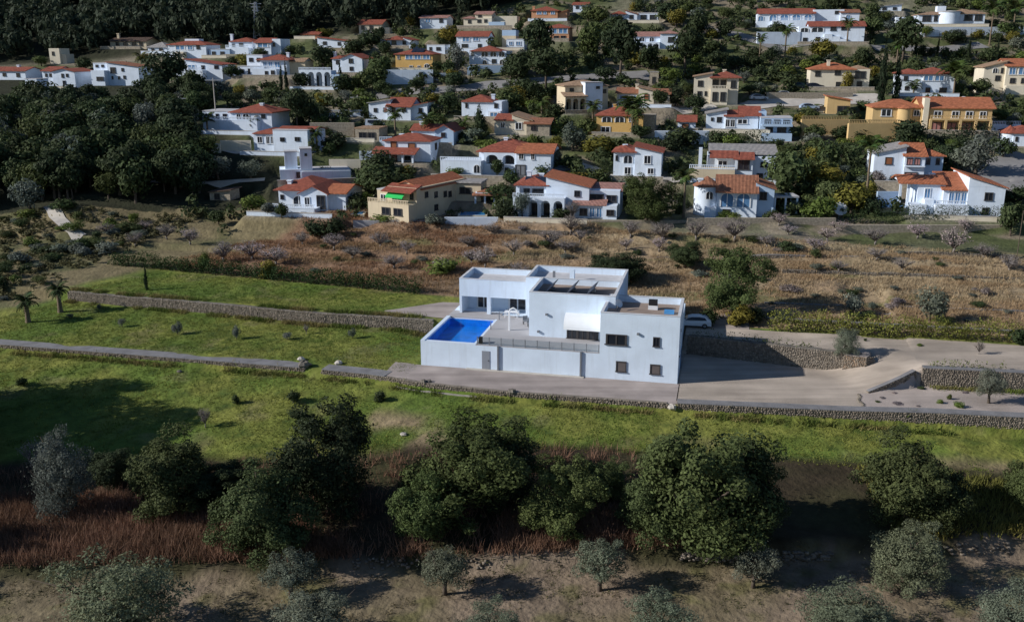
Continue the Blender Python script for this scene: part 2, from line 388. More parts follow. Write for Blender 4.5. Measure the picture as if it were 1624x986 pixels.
def arcade_mesh(x0, x1, z0, z1, n, y0, th=.35):
    b = MB(); w_ = (x1 - x0) / n; p = w_ * .14; N = 8
    for k in range(n):
        a = x0 + k * w_ + p; c = x0 + (k + 1) * w_ - p; r = (c - a) / 2; m = (a + c) / 2
        rz_ = min(r, (z1 - z0) * .4); zs = z1 - .25 - rz_
        out = [(a, zs)] + [(m - r * math.cos(math.pi * i / N), zs + rz_ * math.sin(math.pi * i / N)) for i in range(1, N)] + [(c, zs)]
        for i in range(N):
            (xa, za), (xb, zb) = out[i], out[i + 1]
            b.prism([(xa, za), (xb, zb), (xb, z1), (xa, z1)], 'y', y0, y0 + th)
        b.box(a - p, a, y0, y0 + th, z0, z1); b.box(c, c + p, y0, y0 + th, z0, z1)
    return b
HOUSES = []
def H(label, short, uc, vb, yaw, col, *ops, name='villa', cat='house', group='villas on the hillside', depth=None):
    HOUSES.append(dict(label=label, short=short, uc=uc, vb=vb, yaw=R(yaw), col=col, ops=ops, name=name, cat=cat, group=group, depth=depth))
def site_houses():
    for h in HOUSES:
        if h['yaw'] == 0 and h['cat'] == 'house': h['yaw'] = R(-11)
        x, y, z = ground(h['uc'], h['vb']); S = scale_at(x, y, z); h.update(x=x, y=y, z=z, S=S)
        k = S * math.cos(h['yaw'])
        us = [o[i] for o in h['ops'] if o[0] in ('w', 'arc', 'cyl') for i in (1, 2)]
        ys = [o[i] for o in h['ops'] if o[0] in ('w', 'arc') for i in (5, 6)] or [0, 5]
        if not us: us = [h['uc'] - 10, h['uc'] + 10]
        h['ext'] = ((min(us) - h['uc']) / k, (max(us) - h['uc']) / k, min(ys), max(ys))
        if h['cat'] == 'house':
            h['ter'] = 0 if h['name'] != 'villa' or len(PADS) % 3 == 0 else 2.2 + (len(PADS) * 7 % 5) * .5
            PADS.append((x, y, h['yaw'], h['ext'][0] - .5, h['ext'][1] + .5, h['ext'][2] - .8 - h['ter'], h['ext'][3] + .5, z))
def build_house(h):
    root = thing(h['name'], h['label'], h['cat'], (h['x'], h['y'], h['z']), h['yaw'], h['group'])
    k = h['S'] * math.cos(h['yaw']); S = h['S']
    X = lambda u: (u - h['uc']) / k
    # heights are read on the wall plane at each part's own depth
    def Z(v, y=0.):
        d = ray(h['uc'], v); return ZC + d[2] / d[1] * (h['y'] + y * math.cos(h['yaw'])) - h['z']
    wm = WALLC[h['col']]; ei = .0
    for o in h['ops']:
        c = o[0]; ei += .004
        if c == 'w':
            _, u0, u1, vt, vb, y0, y1 = o[:7]; m = WALLC[o[7]] if len(o) > 7 else wm
            z1 = Z(vt, y0); z0 = -2.2 if vb is None else Z(vb, y0)
            MB().box(X(u0) + ei, X(u1) - ei, y0 + ei, y1 - ei, z0, z1 - ei).build('wall', m, root)
        elif c in ('hip', 'gx', 'gy', 'sh', 'sl', 'sr', 'fl'):
            _, u0, u1, ve, hh, y0, y1, rc = o[:8]; m = WALLC[o[8]] if len(o) > 8 else wm
            b, g = roof_mesh(c, X(u0), X(u1), y0, y1, Z(ve, y0) + .02, hh * (1 if c == 'fl' else .88 if c in ('sl', 'sr') else .66))
            b.build('roof', ROOFC[rc], root)
            if g: g.build('gable_wall', m, root)
        elif c == 'win':
            kd = o[2]
            for u0, u1, v0, v1 in o[3:]:
                za, zb = Z(v0, o[1]), Z(v1, o[1])
                add_win(root, X((u0 + u1) / 2), o[1] - .02, (za + zb) / 2, max(X(u1) - X(u0), .5), max(za - zb, .5), kd, name='door' if kd in 'gr' and zb < .6 else 'window')
        elif c == 'sw':      # windows on the right (+) or left (-) end wall: side, u of that wall, kind, (y, v0, v1, w)...
            _, sd, u, kd = o[:4]
            for y, v0, v1, w_ in o[4:]:
                za, zb = Z(v0, y), Z(v1, y); add_win(root, X(u) + .02 * sd, y, (za + zb) / 2, w_, za - zb, kd, R(90) * sd)
        elif c == 'arc':
            _, u0, u1, vt, vb, y0, y1, n = o; z1 = Z(vt, y0); z0 = -1.5 if vb is None else Z(vb, y0)
            arcade_mesh(X(u0), X(u1), z0, z1 - .15, n, y0).build('arcade', wm, root)
            MB().box(X(u0), X(u1), y0, y1, z1 - .148, z1).build('porch_slab', wm, root)
            MB().box(X(u0) + .01, X(u0) + .3, y0 + .352, y1, z0, z1 - .15).box(X(u1) - .3, X(u1) - .01, y0 + .352, y1, z0, z1 - .15).build('side_wall', wm, root)
            MB().box(X(u0) + .3, X(u1) - .3, y1 - .3, y1 - .02, z0, z1 - .15).build('wall', wm, root)
            w_ = (X(u1) - X(u0)) / n
            for i in range(n): add_win(root, X(u0) + (i + .5) * w_, y1 - .34, (z0 + z1) / 2 - .3, w_ * .6, (z1 - z0) * .62, 'd', name='glass_door')
        elif c == 'cyl':
            _, u0, u1, vt, yc, rh, rc = o; r = (X(u1) - X(u0)) / 2; cx = X((u0 + u1) / 2); z1 = Z(vt)
            MB().lathe([(r, -2), (r, z1)], 20, cx, yc).build('round_wall', wm, root, True)
            MB().lathe([(0, z1 - .05), (r + .3, z1 - .05), (r + .3, z1 + .1), (0.01, z1 + rh)], 20, cx, yc).build('roof', ROOFC[rc], root)
        elif c == 'ch':
            _, u, vt, y = o; z1 = Z(vt, y); s_ = .38
            q = MB().box(X(u) - s_, X(u) + s_, y - s_, y + s_, z1 - 2.4, z1 - .25).build('chimney', wm, root)
            MB().box(-s_ - .12, s_ + .12, -s_ - .12, s_ + .12, -.1, .1).build('cap', wm, q).location = (X(u), y, z1 - .14)
        elif c == 'bal':
            _, u0, u1, v, hh, y = o; z0 = Z(v, y); b = MB(); x = X(u0)
            b.box(X(u0), X(u1), y - .09, y + .09, z0 + hh - .12, z0 + hh).box(X(u0), X(u1), y - .09, y + .09, z0, z0 + .12)
            while x < X(u1) - .1: b.box(x, x + .13, y - .05, y + .05, z0 + .121, z0 + hh - .121); x += .36
            tag(b.build('balustrade', wm, root), kind='stuff')
        elif c == 'sol':
            _, u0, u1, v, y0, y1, rise = o; z0 = Z(v, y0); n = max(2, int((X(u1) - X(u0)) / 1.1)); dx = (X(u1) - X(u0)) / n
            for i in range(n):
                a = X(u0) + i * dx
                MB().prism([(y0, z0), (y1, z0 + rise), (y1, z0 + rise + .08), (y0, z0 + .08)], 'x', a + .04, a + dx - .04).build('solar_panel', mat('solar', (.015, .03, .07), .2, .1, spec=.6), root)
        elif c == 'awn':
            _, u0, u1, v0, v1, y, out = o; za, zb = Z(v0, y), Z(v1, y - out)
            MB().prism([(y, za), (y - out, zb), (y - out, zb - .25), (y - out + .04, zb - .25), (y - out + .04, zb + .04), (y, za + .06)], 'x', X(u0), X(u1)).build('awning', M_GREEN, root)
        elif c == 'post':
            _, us, vt, vb, y, r = o
            for u in us: MB().box(X(u) - r, X(u) + r, y - r, y + r, -1 if vb is None else Z(vb, y), Z(vt, y) + .1).build('post', wm, root)
    return root

# ------------------------------------------------------------------ ground sheet
def pad_weight(x, y):
    out = np.zeros(x.shape)
    for cx, cy, yaw, x0, x1, y0, y1, zp in PADS:
        i = np.nonzero((np.abs(x - cx) < 30) & (np.abs(y - cy) < 30))[0]
        if not len(i): continue
        c, s_ = math.cos(yaw), math.sin(yaw); lx = (x[i] - cx) * c + (y[i] - cy) * s_; ly = -(x[i] - cx) * s_ + (y[i] - cy) * c
        dd = np.hypot(np.maximum(np.maximum(x0 - lx, lx - x1), 0), np.maximum(np.maximum(y0 - ly, ly - y1), 0)); out[i] = np.maximum(out[i], sst(1.2, .2, dd))
    return out
def make_ground():
    def lines(segs):
        out = []
        for a, b, s in segs: out += list(np.arange(a, b, s))
        return np.array(out + [segs[-1][1]])
    grow = np.cumsum(1.2 * 1.07 ** np.arange(52))
    al = np.concatenate([-100 - grow[::-1], np.arange(-100, 100.1, .6), 100 + grow])
    bl = np.concatenate([lines([(-62, -8, .6), (-8, 19, .3), (19, 70, .6), (70, 262, 1.2)]), 262 + np.cumsum(1.5 * 1.045 ** np.arange(70))])
    Ag, Bg = np.meshgrid(al, bl)
    x, y = ab2w(Ag, Bg); x = x.ravel(); y = y.ravel(); a = Ag.ravel(); b = Bg.ravel()
    z = tz(x, y)
    # the pool's basin lies in the house: keep the ground under the podium low
    z = np.where((a > .4) & (a < 29.6) & (b > .4) & (b < 19), np.minimum(z, .0), z)
    n1 = vnoise(x, y, 7, 1); n2 = vnoise(x, y, 2.2, 2); n3 = vnoise(x, y, 22, 5)
    def L(c): return np.array(c)[None, :]
    def mix(c, d, k): return c * (1 - k[:, None]) + d * k[:, None]
    soil = mix(L((.235, .18, .13)) + 0 * x[:, None], L((.18, .145, .09)), sst(.4, .7, n1))
    soil = mix(soil, L((.12, .12, .04)), sst(.60, .75, n2) * .6)
    green = mix(L((.11, .162, .03)) + 0 * x[:, None], L((.19, .20, .045)), sst(.35, .7, n1))
    green = mix(green, L((.06, .095, .015)), sst(.55, .8, n2) * .7)
    dry = mix(L((.30, .21, .13)) + 0 * x[:, None], L((.22, .16, .10)), sst(.4, .7, n1))
    dry = mix(dry, L((.20, .11, .07)), sst(20, -40, a) * .7)
    dry = mix(dry, L((.32, .25, .155)), sst(.45, .75, n3) * sst(-10, 30, a))
    dry = mix(dry, L((.12, .13, .045)), sst(.62, .75, vnoise(x / 4, y, 4, 61)) * .7)
    belt = mix(L((.045, .034, .021)) + 0 * x[:, None], L((.048, .046, .021)), sst(.4, .7, n1))  # dark humus, darkened further to deepen the shade under the trees
    hill = mix(L((.23, .19, .135)) + 0 * x[:, None], L((.085, .10, .04)), sst(.34, .52, n1))
    hill = mix(hill, L((.25, .22, .17)), sst(.58, .8, n3) * .5)
    scrub = mix(L((.19, .155, .085)) + 0 * x[:, None], L((.12, .118, .055)), sst(.4, .65, n1))
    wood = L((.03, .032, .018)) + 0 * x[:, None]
    bw = bwall(a); e = yedge(x)
    c = mix(green, L((.20, .165, .09)), sst(.6, .78, vnoise(x, y, 3.2, 91)) * .45)
    c = mix(c, L((.05, .085, .02)), sst(.62, .8, vnoise(x, y, 1.1, 92)) * .7)
    # worn, tan patches on the strip below the drive
    c = mix(c, L((.26, .20, .12)), sst(.45, .62, vnoise(x, y, 6, 31)) * sst(-4, -7, b - bw) * sst(-14, 2, a))
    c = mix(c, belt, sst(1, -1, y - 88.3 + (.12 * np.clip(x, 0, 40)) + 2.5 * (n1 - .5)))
    c = mix(c, soil, sst(.8, -.8, y - e + 1.2 * (n2 - .5) + 4 * (n1 - .5)))
    hb = 25.6 - .12 * (a + 33)            # hedge line above the upper lawn
    c = mix(c, dry, sst(-.3, .3, b - np.where(a < 14, hb, 16.5)))
    c = mix(c, L((.40, .335, .28)), ((a > 29.5) & (b > bw + .5) & (b < 15.4)) * 1.)
    c = mix(c, scrub, sst(2, -2, a + 62 - .55 * (b - 12) + 3 * (n1 - .5)) * sst(-3, -2, b))
    # left scrub terrace above the brown orchard, then the wood
    c = mix(c, scrub, sst(-38, -52, a + 6 * n1) * sst(36, 40, b))
    c = mix(c, hill, sst(58, 64, b + .07 * a + 3 * (n2 - .5)))
    c = mix(c, L((.29, .26, .215)), pad_weight(x, y) * (.35 + .6 * n1))
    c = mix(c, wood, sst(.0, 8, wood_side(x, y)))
    V = np.stack([x, y, z], 1)
    na, nb = len(al), len(bl); i = np.arange(na * nb).reshape(nb, na)
    Fq = np.stack([i[:-1, :-1], i[:-1, 1:], i[1:, 1:], i[1:, :-1]], -1).reshape(-1, 4)
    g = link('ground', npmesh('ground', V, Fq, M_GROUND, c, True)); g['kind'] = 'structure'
def wood_side(x, y):
    """positive inside the dark wood: left of the villas, and the mountain behind them"""
    left = np.interp(y, [168, 172, 190, 215, 250, 280, 300], [-140, -50, -38, -60, -78, -100, -140]) - x
    left = np.where(y < 176, np.minimum(left, (y - 176)), left)
    lim = np.interp(x, [-300, -140, -70, -20, 5, 40, 400], [302, 302, 306, 316, 338, 362, 420])
    return np.maximum(np.minimum(left, 301 - y), y - lim)
def sheet(name, a0, a1, f0, f1, m, off=.05, st=.5, zf=None):
    aa = np.arange(a0, a1 + st * .5, st); nb = max(2, int(np.max(f1(aa) - f0(aa)) / st) + 1)
    t = np.linspace(0, 1, nb)
    Ag = np.repeat(aa[None], nb, 0); Bg = f0(aa)[None] + (f1(aa) - f0(aa))[None] * t[:, None]
    x, y = ab2w(Ag, Bg); z = tz(x, y) + off if zf is None else zf(Ag, Bg)
    V = np.stack([x.ravel(), y.ravel(), z.ravel()], 1); i = np.arange(V.shape[0]).reshape(nb, len(aa))
    Fq = np.stack([i[:-1, :-1], i[:-1, 1:], i[1:, 1:], i[1:, :-1]], -1).reshape(-1, 4)
    o = link(name, npmesh(name, V, Fq, m, None, True)); o['kind'] = 'structure'; return o
ROADPTS = []
def ribbon(name, pts, width, m, off=.12):
    """a road or path along photo points on the ground"""
    P = [Vector(ground(u, v)[:2]) for u, v in pts]; Q = []
    for i in range(len(P) - 1):
        n = max(1, int((P[i + 1] - P[i]).length / 1.2))
        for k in range(n): Q.append(P[i].lerp(P[i + 1], k / n))
    Q.append(P[-1]); V = []; nr = 5; ROADPTS.extend((q.x, q.y, width / 2) for q in Q)
    for i, q in enumerate(Q):
        d = (Q[min(i + 1, len(Q) - 1)] - Q[max(i - 1, 0)]).normalized(); nn = Vector((-d.y, d.x))
        for k in range(nr):
            p = q + nn * (k / (nr - 1) - .5) * width; V.append((p.x, p.y, 0))
    V = np.array(V); V[:, 2] = tz(V[:, 0], V[:, 1]) + off
    i = np.arange(len(V)).reshape(-1, nr)
    Fq = np.stack([i[:-1, :-1], i[:-1, 1:], i[1:, 1:], i[1:, :-1]], -1).reshape(-1, 4)
    o = link(name, npmesh(name, V, Fq, m, None, True)); o['kind'] = 'structure'; return o

# ------------------------------------------------------------------ dry stone walls: core, top and every stone as geometry
def stone_wall(name, label, pts, zb, zt, thick, m=None, top=None, row=.18, proud=.07, ends=True, group='dry stone terrace walls', cat='wall', topw=None):
    """pts: world (x,y) of the front face from left to right; zb, zt: functions of (x,y)"""
    m = m or M_STONE; P = [Vector(p) for p in pts]; Q = []
    for i in range(len(P) - 1):
        n = max(1, int((P[i + 1] - P[i]).length / .8))
        for k in range(n): Q.append(P[i].lerp(P[i + 1], k / n))
    Q.append(P[-1]); N = len(Q)
    root = thing(name, label, cat, (Q[N // 2].x, Q[N // 2].y, float(zb(Q[N // 2].x, Q[N // 2].y))), 0, group); L0 = root.location
    core = MB(); cop = MB(); sv = []; rows = []
    for i, q in enumerate(Q):
        d = (Q[min(i + 1, N - 1)] - Q[max(i - 1, 0)]).normalized(); nn = Vector((d.y, -d.x))
        if nn.y > 0: nn = -nn
        rows.append((q, d, nn, float(zb(q.x, q.y)), float(zt(q.x, q.y))))
    for q, d, nn, b, t in rows:
        k = q - nn * thick
        core.v += [(q.x - L0.x, q.y - L0.y, b - .5 - L0.z), (q.x - L0.x, q.y - L0.y, t - L0.z), (k.x - L0.x, k.y - L0.y, t - L0.z), (k.x - L0.x, k.y - L0.y, b - .5 - L0.z)]
    for i in range(N - 1):
        c = 4 * i
        for j in range(3): core.f.append((c + j, c + j + 1, c + 5 + j, c + 4 + j))
    core.f += [(3, 2, 1, 0), (4*N - 4, 4*N - 3, 4*N - 2, 4*N - 1)]
    core.build('core', m, root)
    if top:
        for q, d, nn, b, t in rows:
            f = q + nn * .03; k = q - nn * (topw or thick)
            cop.v += [(f.x - L0.x, f.y - L0.y, t + .004 - L0.z), (f.x - L0.x, f.y - L0.y, t + .07 - L0.z), (k.x - L0.x, k.y - L0.y, t + .07 - L0.z), (k.x - L0.x, k.y - L0.y, t - .06 - L0.z)]
        for i in range(N - 1):
            c = 4 * i
            for j in range(3): cop.f.append((c + j, c + j + 1, c + 5 + j, c + 4 + j))
        cop.f += [(3, 2, 1, 0), (4*N - 4, 4*N - 3, 4*N - 2, 4*N - 1)]
        cop.build('coping', top, root)
    V = []; Fs = []
    for i in range(N - 1):
        q, d, nn, b, t = rows[i]; q2, _, _, b2, t2 = rows[i + 1]; ln = (q2 - q).length
        nr = max(1, int(round((t - b + .15) / row)))
        for r in range(nr):
            s_ = random.uniform(-.2, 0)
            while s_ < ln:
                w_ = random.uniform(.7, 1.9) * row; f = min(max((s_ + w_ / 2) / ln, 0), 1)
                bb = b + (b2 - b) * f - .15; tt = t + (t2 - t) * f
                hh = (tt - bb) / nr; zc = bb + (r + .5 + random.uniform(-.25, .25)) * hh; c = q + d * (s_ + w_ / 2)
                pr = random.uniform(.02, proud); hw, hz = w_ / 2 * random.uniform(.7, 1.05), hh / 2 * random.uniform(.7, 1.25); o = len(V)
                for dx, dn, dz in ((-1,0,-1),(1,0,-1),(1,0,1),(-1,0,1),(-.75,1,-.7),(.75,1,-.7),(.75,1,.7),(-.75,1,.7)):
                    j = 1 + random.uniform(-.15, .15)
                    p = c + d * (dx * hw * j) + nn * ((pr * j) if dn else -.05)
                    V.append((p.x - L0.x, p.y - L0.y, zc + dz * hz * j - L0.z))
                Fs += [(o+4,o+5,o+6,o+7),(o,o+1,o+5,o+4),(o+1,o+2,o+6,o+5),(o+2,o+3,o+7,o+6),(o+3,o,o+4,o+7)]
                s_ += w_
    tag(link('stones', npmesh('stones', np.array(V), np.array(Fs), M_STV), root), kind='stuff')
    return root
M_STV = mat('wall_stones', (.215, .18, .143), .95, .4, 3.0, .4, 9)
sn_ = M_STV.node_tree.nodes; sl_ = M_STV.node_tree.links     # every stone its own shade
_g = sn_.new('ShaderNodeNewGeometry'); _r = sn_.new('ShaderNodeMapRange'); _r.inputs[3].default_value = .7; _r.inputs[4].default_value = 1.3
sl_.new(_g.outputs['Random Per Island'], _r.inputs[0])
_v = sn_.new('ShaderNodeVectorMath'); _v.operation = 'SCALE'; _p = sn_['Principled BSDF']
sl_.new(_p.inputs['Base Color'].links[0].from_socket, _v.inputs[0]); sl_.new(_r.outputs[0], _v.inputs['Scale']); sl_.new(_v.outputs[0], _p.inputs['Base Color'])

# ------------------------------------------------------------------ the villas (edges read from the photograph, depths in metres)
# far left row
H('small white house with low red roof at the left edge of the photo', 'the white house at the left edge', 18, 127, 0, 'white',
  ('w',-14,44,112,None,0,8), ('gx',-14,44,112,1.5,0,8,'red'), ('win',0,'d',(28,34,116,122),(4,10,116,121)), ('ch',18,103,4))
H('white flat cube annex below the leftmost house among dark trees', 'the white cube annex', 51, 151, 0, 'white',
  ('w',41,62,126,None,0,5), ('fl',41,62,126,.15,0,5,'flat'), ('win',0,'d',(45,58,133,139)))
H('white house with red roof and shaded blue gable end, second from the left', 'the blue gabled white house', 97, 140, 0, 'white',
  ('w',67,92,112,None,0,8), ('gx',67,92,112,1.6,0,8,'red'), ('w',88,127,113,None,-1,8), ('gy',88,127,113,1.2,-1,8,'red'),
  ('win',-1,'d',(104,108,117,123),(112,116,117,122),(105,110,128,134)), ('win',0,'d',(72,76,117,122),(79,84,117,122)))
H('white split-level house with flat left wing above the dark wood', 'the split-level white house', 185, 136, 0, 'white',
  ('w',141,172,101,None,2,9), ('fl',141,172,101,.2,2,9,'flat'), ('w',172,225,105,None,0,8), ('sl',172,225,105,1.3,0,8,'brown'), ('w',150,173,112,None,-2,2),
  ('win',0,'d',(177,186,107,116),(196,200,108,113),(178,181,121,126),(189,192,121,126),(198,202,120,125)), ('win',-2,'d',(159,171,122,128)), ('win',2,'d',(145,150,103,107),(155,160,103,107)))
H('tan farmhouse with dark brown roof at the edge of the pine forest', 'the tan farmhouse', 203, 78, 0, 'cream',
  ('w',173,235,65,None,0,8), ('gx',173,235,65,1.7,0,8,'dark'), ('ch',180,53,3), ('win',0,'d',(183,189,67,73),(196,203,67,73),(211,218,67,73),(223,229,67,73)))
H('house with pale grey pyramid roof right of the tan farmhouse', 'the grey-roofed house', 250, 85, 0, 'white',
  ('w',234,266,75,None,0,7), ('hip',234,266,75,2.4,0,7,'rgrey'), ('win',0,'d',(240,245,77,82),(253,260,77,82)))
H('white house with wide red hip roof and blue balcony glazing', 'the wide red hip-roofed house', 298, 94, 0, 'white',
  ('w',266,330,71,None,0,9), ('hip',266,330,71,1.9,0,9,'red'), ('w',284,308,62,67,4,7), ('win',0,'b',(278,295,72,79),(299,308,72,79)), ('win',0,'d',(314,320,72,78)), ('w',283,297,82,None,-2,0,'pale'), ('win',-2,'d',(286,293,85,90)))
H('white two-storey house with sloping red roof right of the tall pines', 'the sloping-roofed white house', 322, 131, 0, 'white',
  ('w',288,356,102,None,0,8), ('sl',294,356,102,1.6,0,8,'red'), ('w',286,330,112,None,-2.5,0), ('bal',286,330,112,.9,-2.4),
  ('win',0,'b',(298,312,103,110)), ('win',0,'d',(321,327,104,110),(343,350,104,109)), ('win',-2.5,'d',(302,310,116,123),(315,320,117,126)))
H('low flat pale blue house beside the wide red hip roof', 'the low pale blue house', 349, 92, 0, 'blue',
  ('w',331,366,79,None,0,7), ('fl',331,366,79,.2,0,7,'flat'), ('win',0,'d',(336,342,82,87),(350,357,82,87)))
H('white house with small red roof below the electricity pylon', 'the white house below the pylon', 383, 86, 0, 'white',
  ('w',363,402,67,None,0,8), ('hip',366,402,66,1.8,0,8,'red'), ('ch',364,54,2), ('win',0,'d',(368,373,70,75),(380,387,69,74)), ('w',362,400,76,None,-2,0), ('bal',362,400,76,.8,-1.9))
H('white stacked cube house with flat roofs left of the round-cornered villa', 'the stacked cube house', 398, 125, 0, 'white',
  ('w',385,412,88,None,3,9), ('fl',385,412,88,.2,3,9,'flat'), ('w',377,420,106,None,0,8), ('fl',377,412,106,.2,0,3,'flat'), ('win',3,'d',(389,396,92,98),(402,408,92,98)), ('win',0,'d',(382,387,110,116),(394,402,109,117)))
H('white house with red hip roof and terrace above the silver olives', 'the white house above the silver olives', 380, 209, 0, 'white',
  ('w',320,372,178,None,0,8), ('fl',320,372,178,.25,0,8,'flat'), ('w',370,438,178,None,-1,9), ('hip',370,438,178,2.6,-1,9,'red'), ('ch',411,163,3),
  ('win',0,'d',(324,328,181,187),(332,336,181,187),(342,347,181,188),(354,361,181,188)), ('win',-1,'da',(380,388,180,189),(390,402,180,189)), ('win',-1,'d',(421,428,181,187)), ('w',330,420,192,None,-3,-1), ('bal',330,420,192,.9,-2.9))
# centre left, upper
H('white two-storey house with red roof and blue upper windows', 'the white house with blue windows', 424, 90, 0, 'white',
  ('w',405,431,67,None,0,8), ('gx',405,431,67,1.9,0,8,'red'), ('w',431,445,62,None,1,8), ('win',0,'b',(408,427,68,75)), ('win',0,'d',(409,414,81,87),(420,425,81,87)), ('win',1,'d',(432,436,68,74)))
H('white villa with broad eight-sided red roof and twin cypresses', 'the villa with twin cypresses', 447, 123, 0, 'white',
  ('w',412,456,95,None,0,9), ('hip',410,460,95,2.2,-.5,9,'red'), ('w',455,482,97,None,2,8,'cream'), ('gx',455,480,97,1.3,2,8,'tan'), ('w',403,446,110,None,-3,0), ('bal',403,446,110,.9,-2.9),
  ('win',0,'b',(417,424,98,106),(426,433,98,106),(436,446,98,107)), ('win',-3,'d',(427,432,113,119),(437,443,112,118)), ('ch',450,83,4))
H('small salmon cottage at the dark foot of the mountain', 'the salmon cottage', 492, 62, 0, 'salmon',
  ('w',478,506,54,None,0,7), ('gx',478,506,54,1.3,0,7,'red'), ('win',0,'d',(484,489,56,61)))
H('low white house with long sloping red roof behind trees', 'the low house with a long roof', 528, 76, 0, 'white',
  ('w',503,552,65,None,0,8), ('sl',503,552,65,1.3,0,8,'red'), ('win',0,'d',(536,541,67,72),(512,518,66,71)))
H('white gabled house with two stacked windows beside a slim cypress', 'the white gabled house', 553, 119, 0, 'white',
  ('w',527,546,93,None,0,7), ('hip',527,546,93,1.3,0,7,'red'), ('w',543,578,92,None,-1,8), ('gy',543,578,92,1.8,-1,8,'red'), ('ch',528,82,2),
  ('win',-1,'d',(556,563,93,100),(557,563,106,112)), ('win',0,'d',(533,539,96,102)))
H('long white arched terrace wall below the gabled house', 'the arched white terrace', 503, 141, 0, 'white', ('arc',474,527,112,None,0,4,4), ('bal',474,527,112,.8,.1), ('w',527,540,118,None,0,4,'blue'))
H('cream house with red roof alone against the black mountain', 'the cream house under the mountain', 592, 54, 0, 'pale',
  ('w',569,606,38,None,0,8), ('gx',569,606,38,2.1,0,8,'red'), ('w',604,617,44,None,1,7), ('win',0,'d',(573,578,41,47),(586,592,41,47)))
H('white bungalow with small red hip above the yellow villa', 'the bungalow above the yellow villa', 628, 77, 0, 'white',
  ('w',603,653,63,None,0,8), ('hip',613,640,63,1.7,-.6,6,'red'), ('sl',640,653,63,.8,0,8,'red'), ('win',0,'d',(607,611,65,70),(621,629,65,71),(639,645,65,71)))
H('yellow villa with three blue windows and solar panels on its roof', 'the yellow villa with solar panels', 657, 112, 0, 'yellow',
  ('w',627,687,86,None,0,9), ('hip',627,687,86,2.2,0,9,'red'), ('sol',651,671,83,1,3.2,1.0), ('win',0,'b',(643,656,87,94),(657,669,87,94),(671,683,87,94)), ('win',0,'da',(673,682,101,111)), ('win',0,'w',(649,655,104,110),(662,667,104,110),(630,634,88,94)))
H('white house with pale roof among cypresses near the top', 'the pale-roofed white house', 688, 46, 0, 'white',
  ('w',666,709,28,None,0,8), ('gx',666,709,28,1.2,0,8,'pink'), ('win',0,'b',(674,684,30,36)), ('win',0,'d',(697,703,30,36)))
H('cream villa complex with pink roofs and bright blue pool wall', 'the cream villa with blue pool wall', 768, 46, 0, 'pale',
  ('w',735,780,29,None,0,9), ('w',750,777,22,None,3,10), ('gx',750,777,22,1.3,3,10,'pink'), ('hip',735,752,29,1.0,0,6,'pink'), ('w',778,816,26,None,4,9), ('w',777,802,35,None,-2,0,'blue'), ('win',0,'d',(742,747,32,37),(757,763,31,36),(768,773,31,36)), ('win',3,'d',(755,761,24,28)))
H('white two-storey house with red ridge roof, tall narrow pine beside it', 'the white red-ridged house', 750, 81, 0, 'white',
  ('w',724,774,57,None,0,8), ('gx',724,774,57,2.1,0,8,'red'), ('win',0,'b',(733,745,59,66),(750,760,59,65)), ('win',0,'d',(732,742,70,76),(758,764,70,76)))
H('small white flat-roofed cube behind the yellow villa', 'the white cube behind the yellow villa', 691, 86, 0, 'white', ('w',677,706,72,None,0,6), ('fl',677,706,72,.2,0,6,'flat'), ('win',0,'d',(692,699,75,80),(681,685,75,80)))
H('white villa with rows of dark arched windows over a blue wall', 'the villa over the blue wall', 773, 107, 0, 'white',
  ('w',744,803,81,None,0,9), ('hip',748,794,81,2.2,-.5,9,'red'), ('win',0,'da',(747,752,82,89),(763,775,82,90),(777,788,82,90),(791,801,82,90),(765,773,95,105),(792,801,94,105)), ('win',0,'d',(780,787,94,100)))
H('bright sky-blue roofed outbuilding right of the white red-ridged house', 'the sky-blue outbuilding', 810, 80, 0, 'white',
  ('w',793,815,57,None,3,8,'cream'), ('w',793,815,48,57,3,8,'blue'), ('w',803,831,63,None,0,6), ('fl',803,831,63,.2,0,6,'flat'), ('win',0,'b',(807,813,66,72),(818,826,66,72)))
# middle
H('white house with three stepped red roofs behind the palms', 'the stepped red-roofed house', 629, 191, 0, 'white',
  ('w',582,618,163,None,1,9), ('sr',582,618,163,.9,1,9,'rgrey'), ('w',614,652,168,None,0,9), ('gx',614,652,168,2.7,0,9,'red'), ('w',652,677,167,None,1,8), ('sr',652,677,167,.9,1,8,'red'),
  ('win',0,'d',(622,628,171,177),(638,645,171,177)), ('win',1,'r',(606,613,171,178)), ('win',1,'d',(663,669,171,178),(590,596,172,178)))
H('white two-storey house with red roof behind the tall dark cone tree', 'the white house behind the cone tree', 764, 188, 0, 'white',
  ('w',732,796,161,None,0,8), ('hip',734,780,161,2.2,0,8,'red'), ('ch',777,149,4), ('win',0,'d',(738,742,164,171),(784,790,164,171)), ('w',776,796,176,None,-1.5,0), ('win',-1.5,'b',(779,792,178,185)))
H('large white house with red-edged flat roofs and pairs of small windows', 'the red-edged white house', 445, 243, 0, 'white',
  ('w',398,436,212,None,1,9), ('hip',400,436,212,1.3,1,9,'red'), ('w',434,491,207,None,0,10), ('gx',434,491,207,1.0,2,10,'red'), ('fl',434,491,207,.15,0,2,'flat'),
  ('win',1,'w',(404,413,217,227),(419,425,216,228),(427,433,216,228)), ('win',0,'d',(446,449,218,224),(450,453,218,224),(470,474,217,223),(475,478,217,223)))
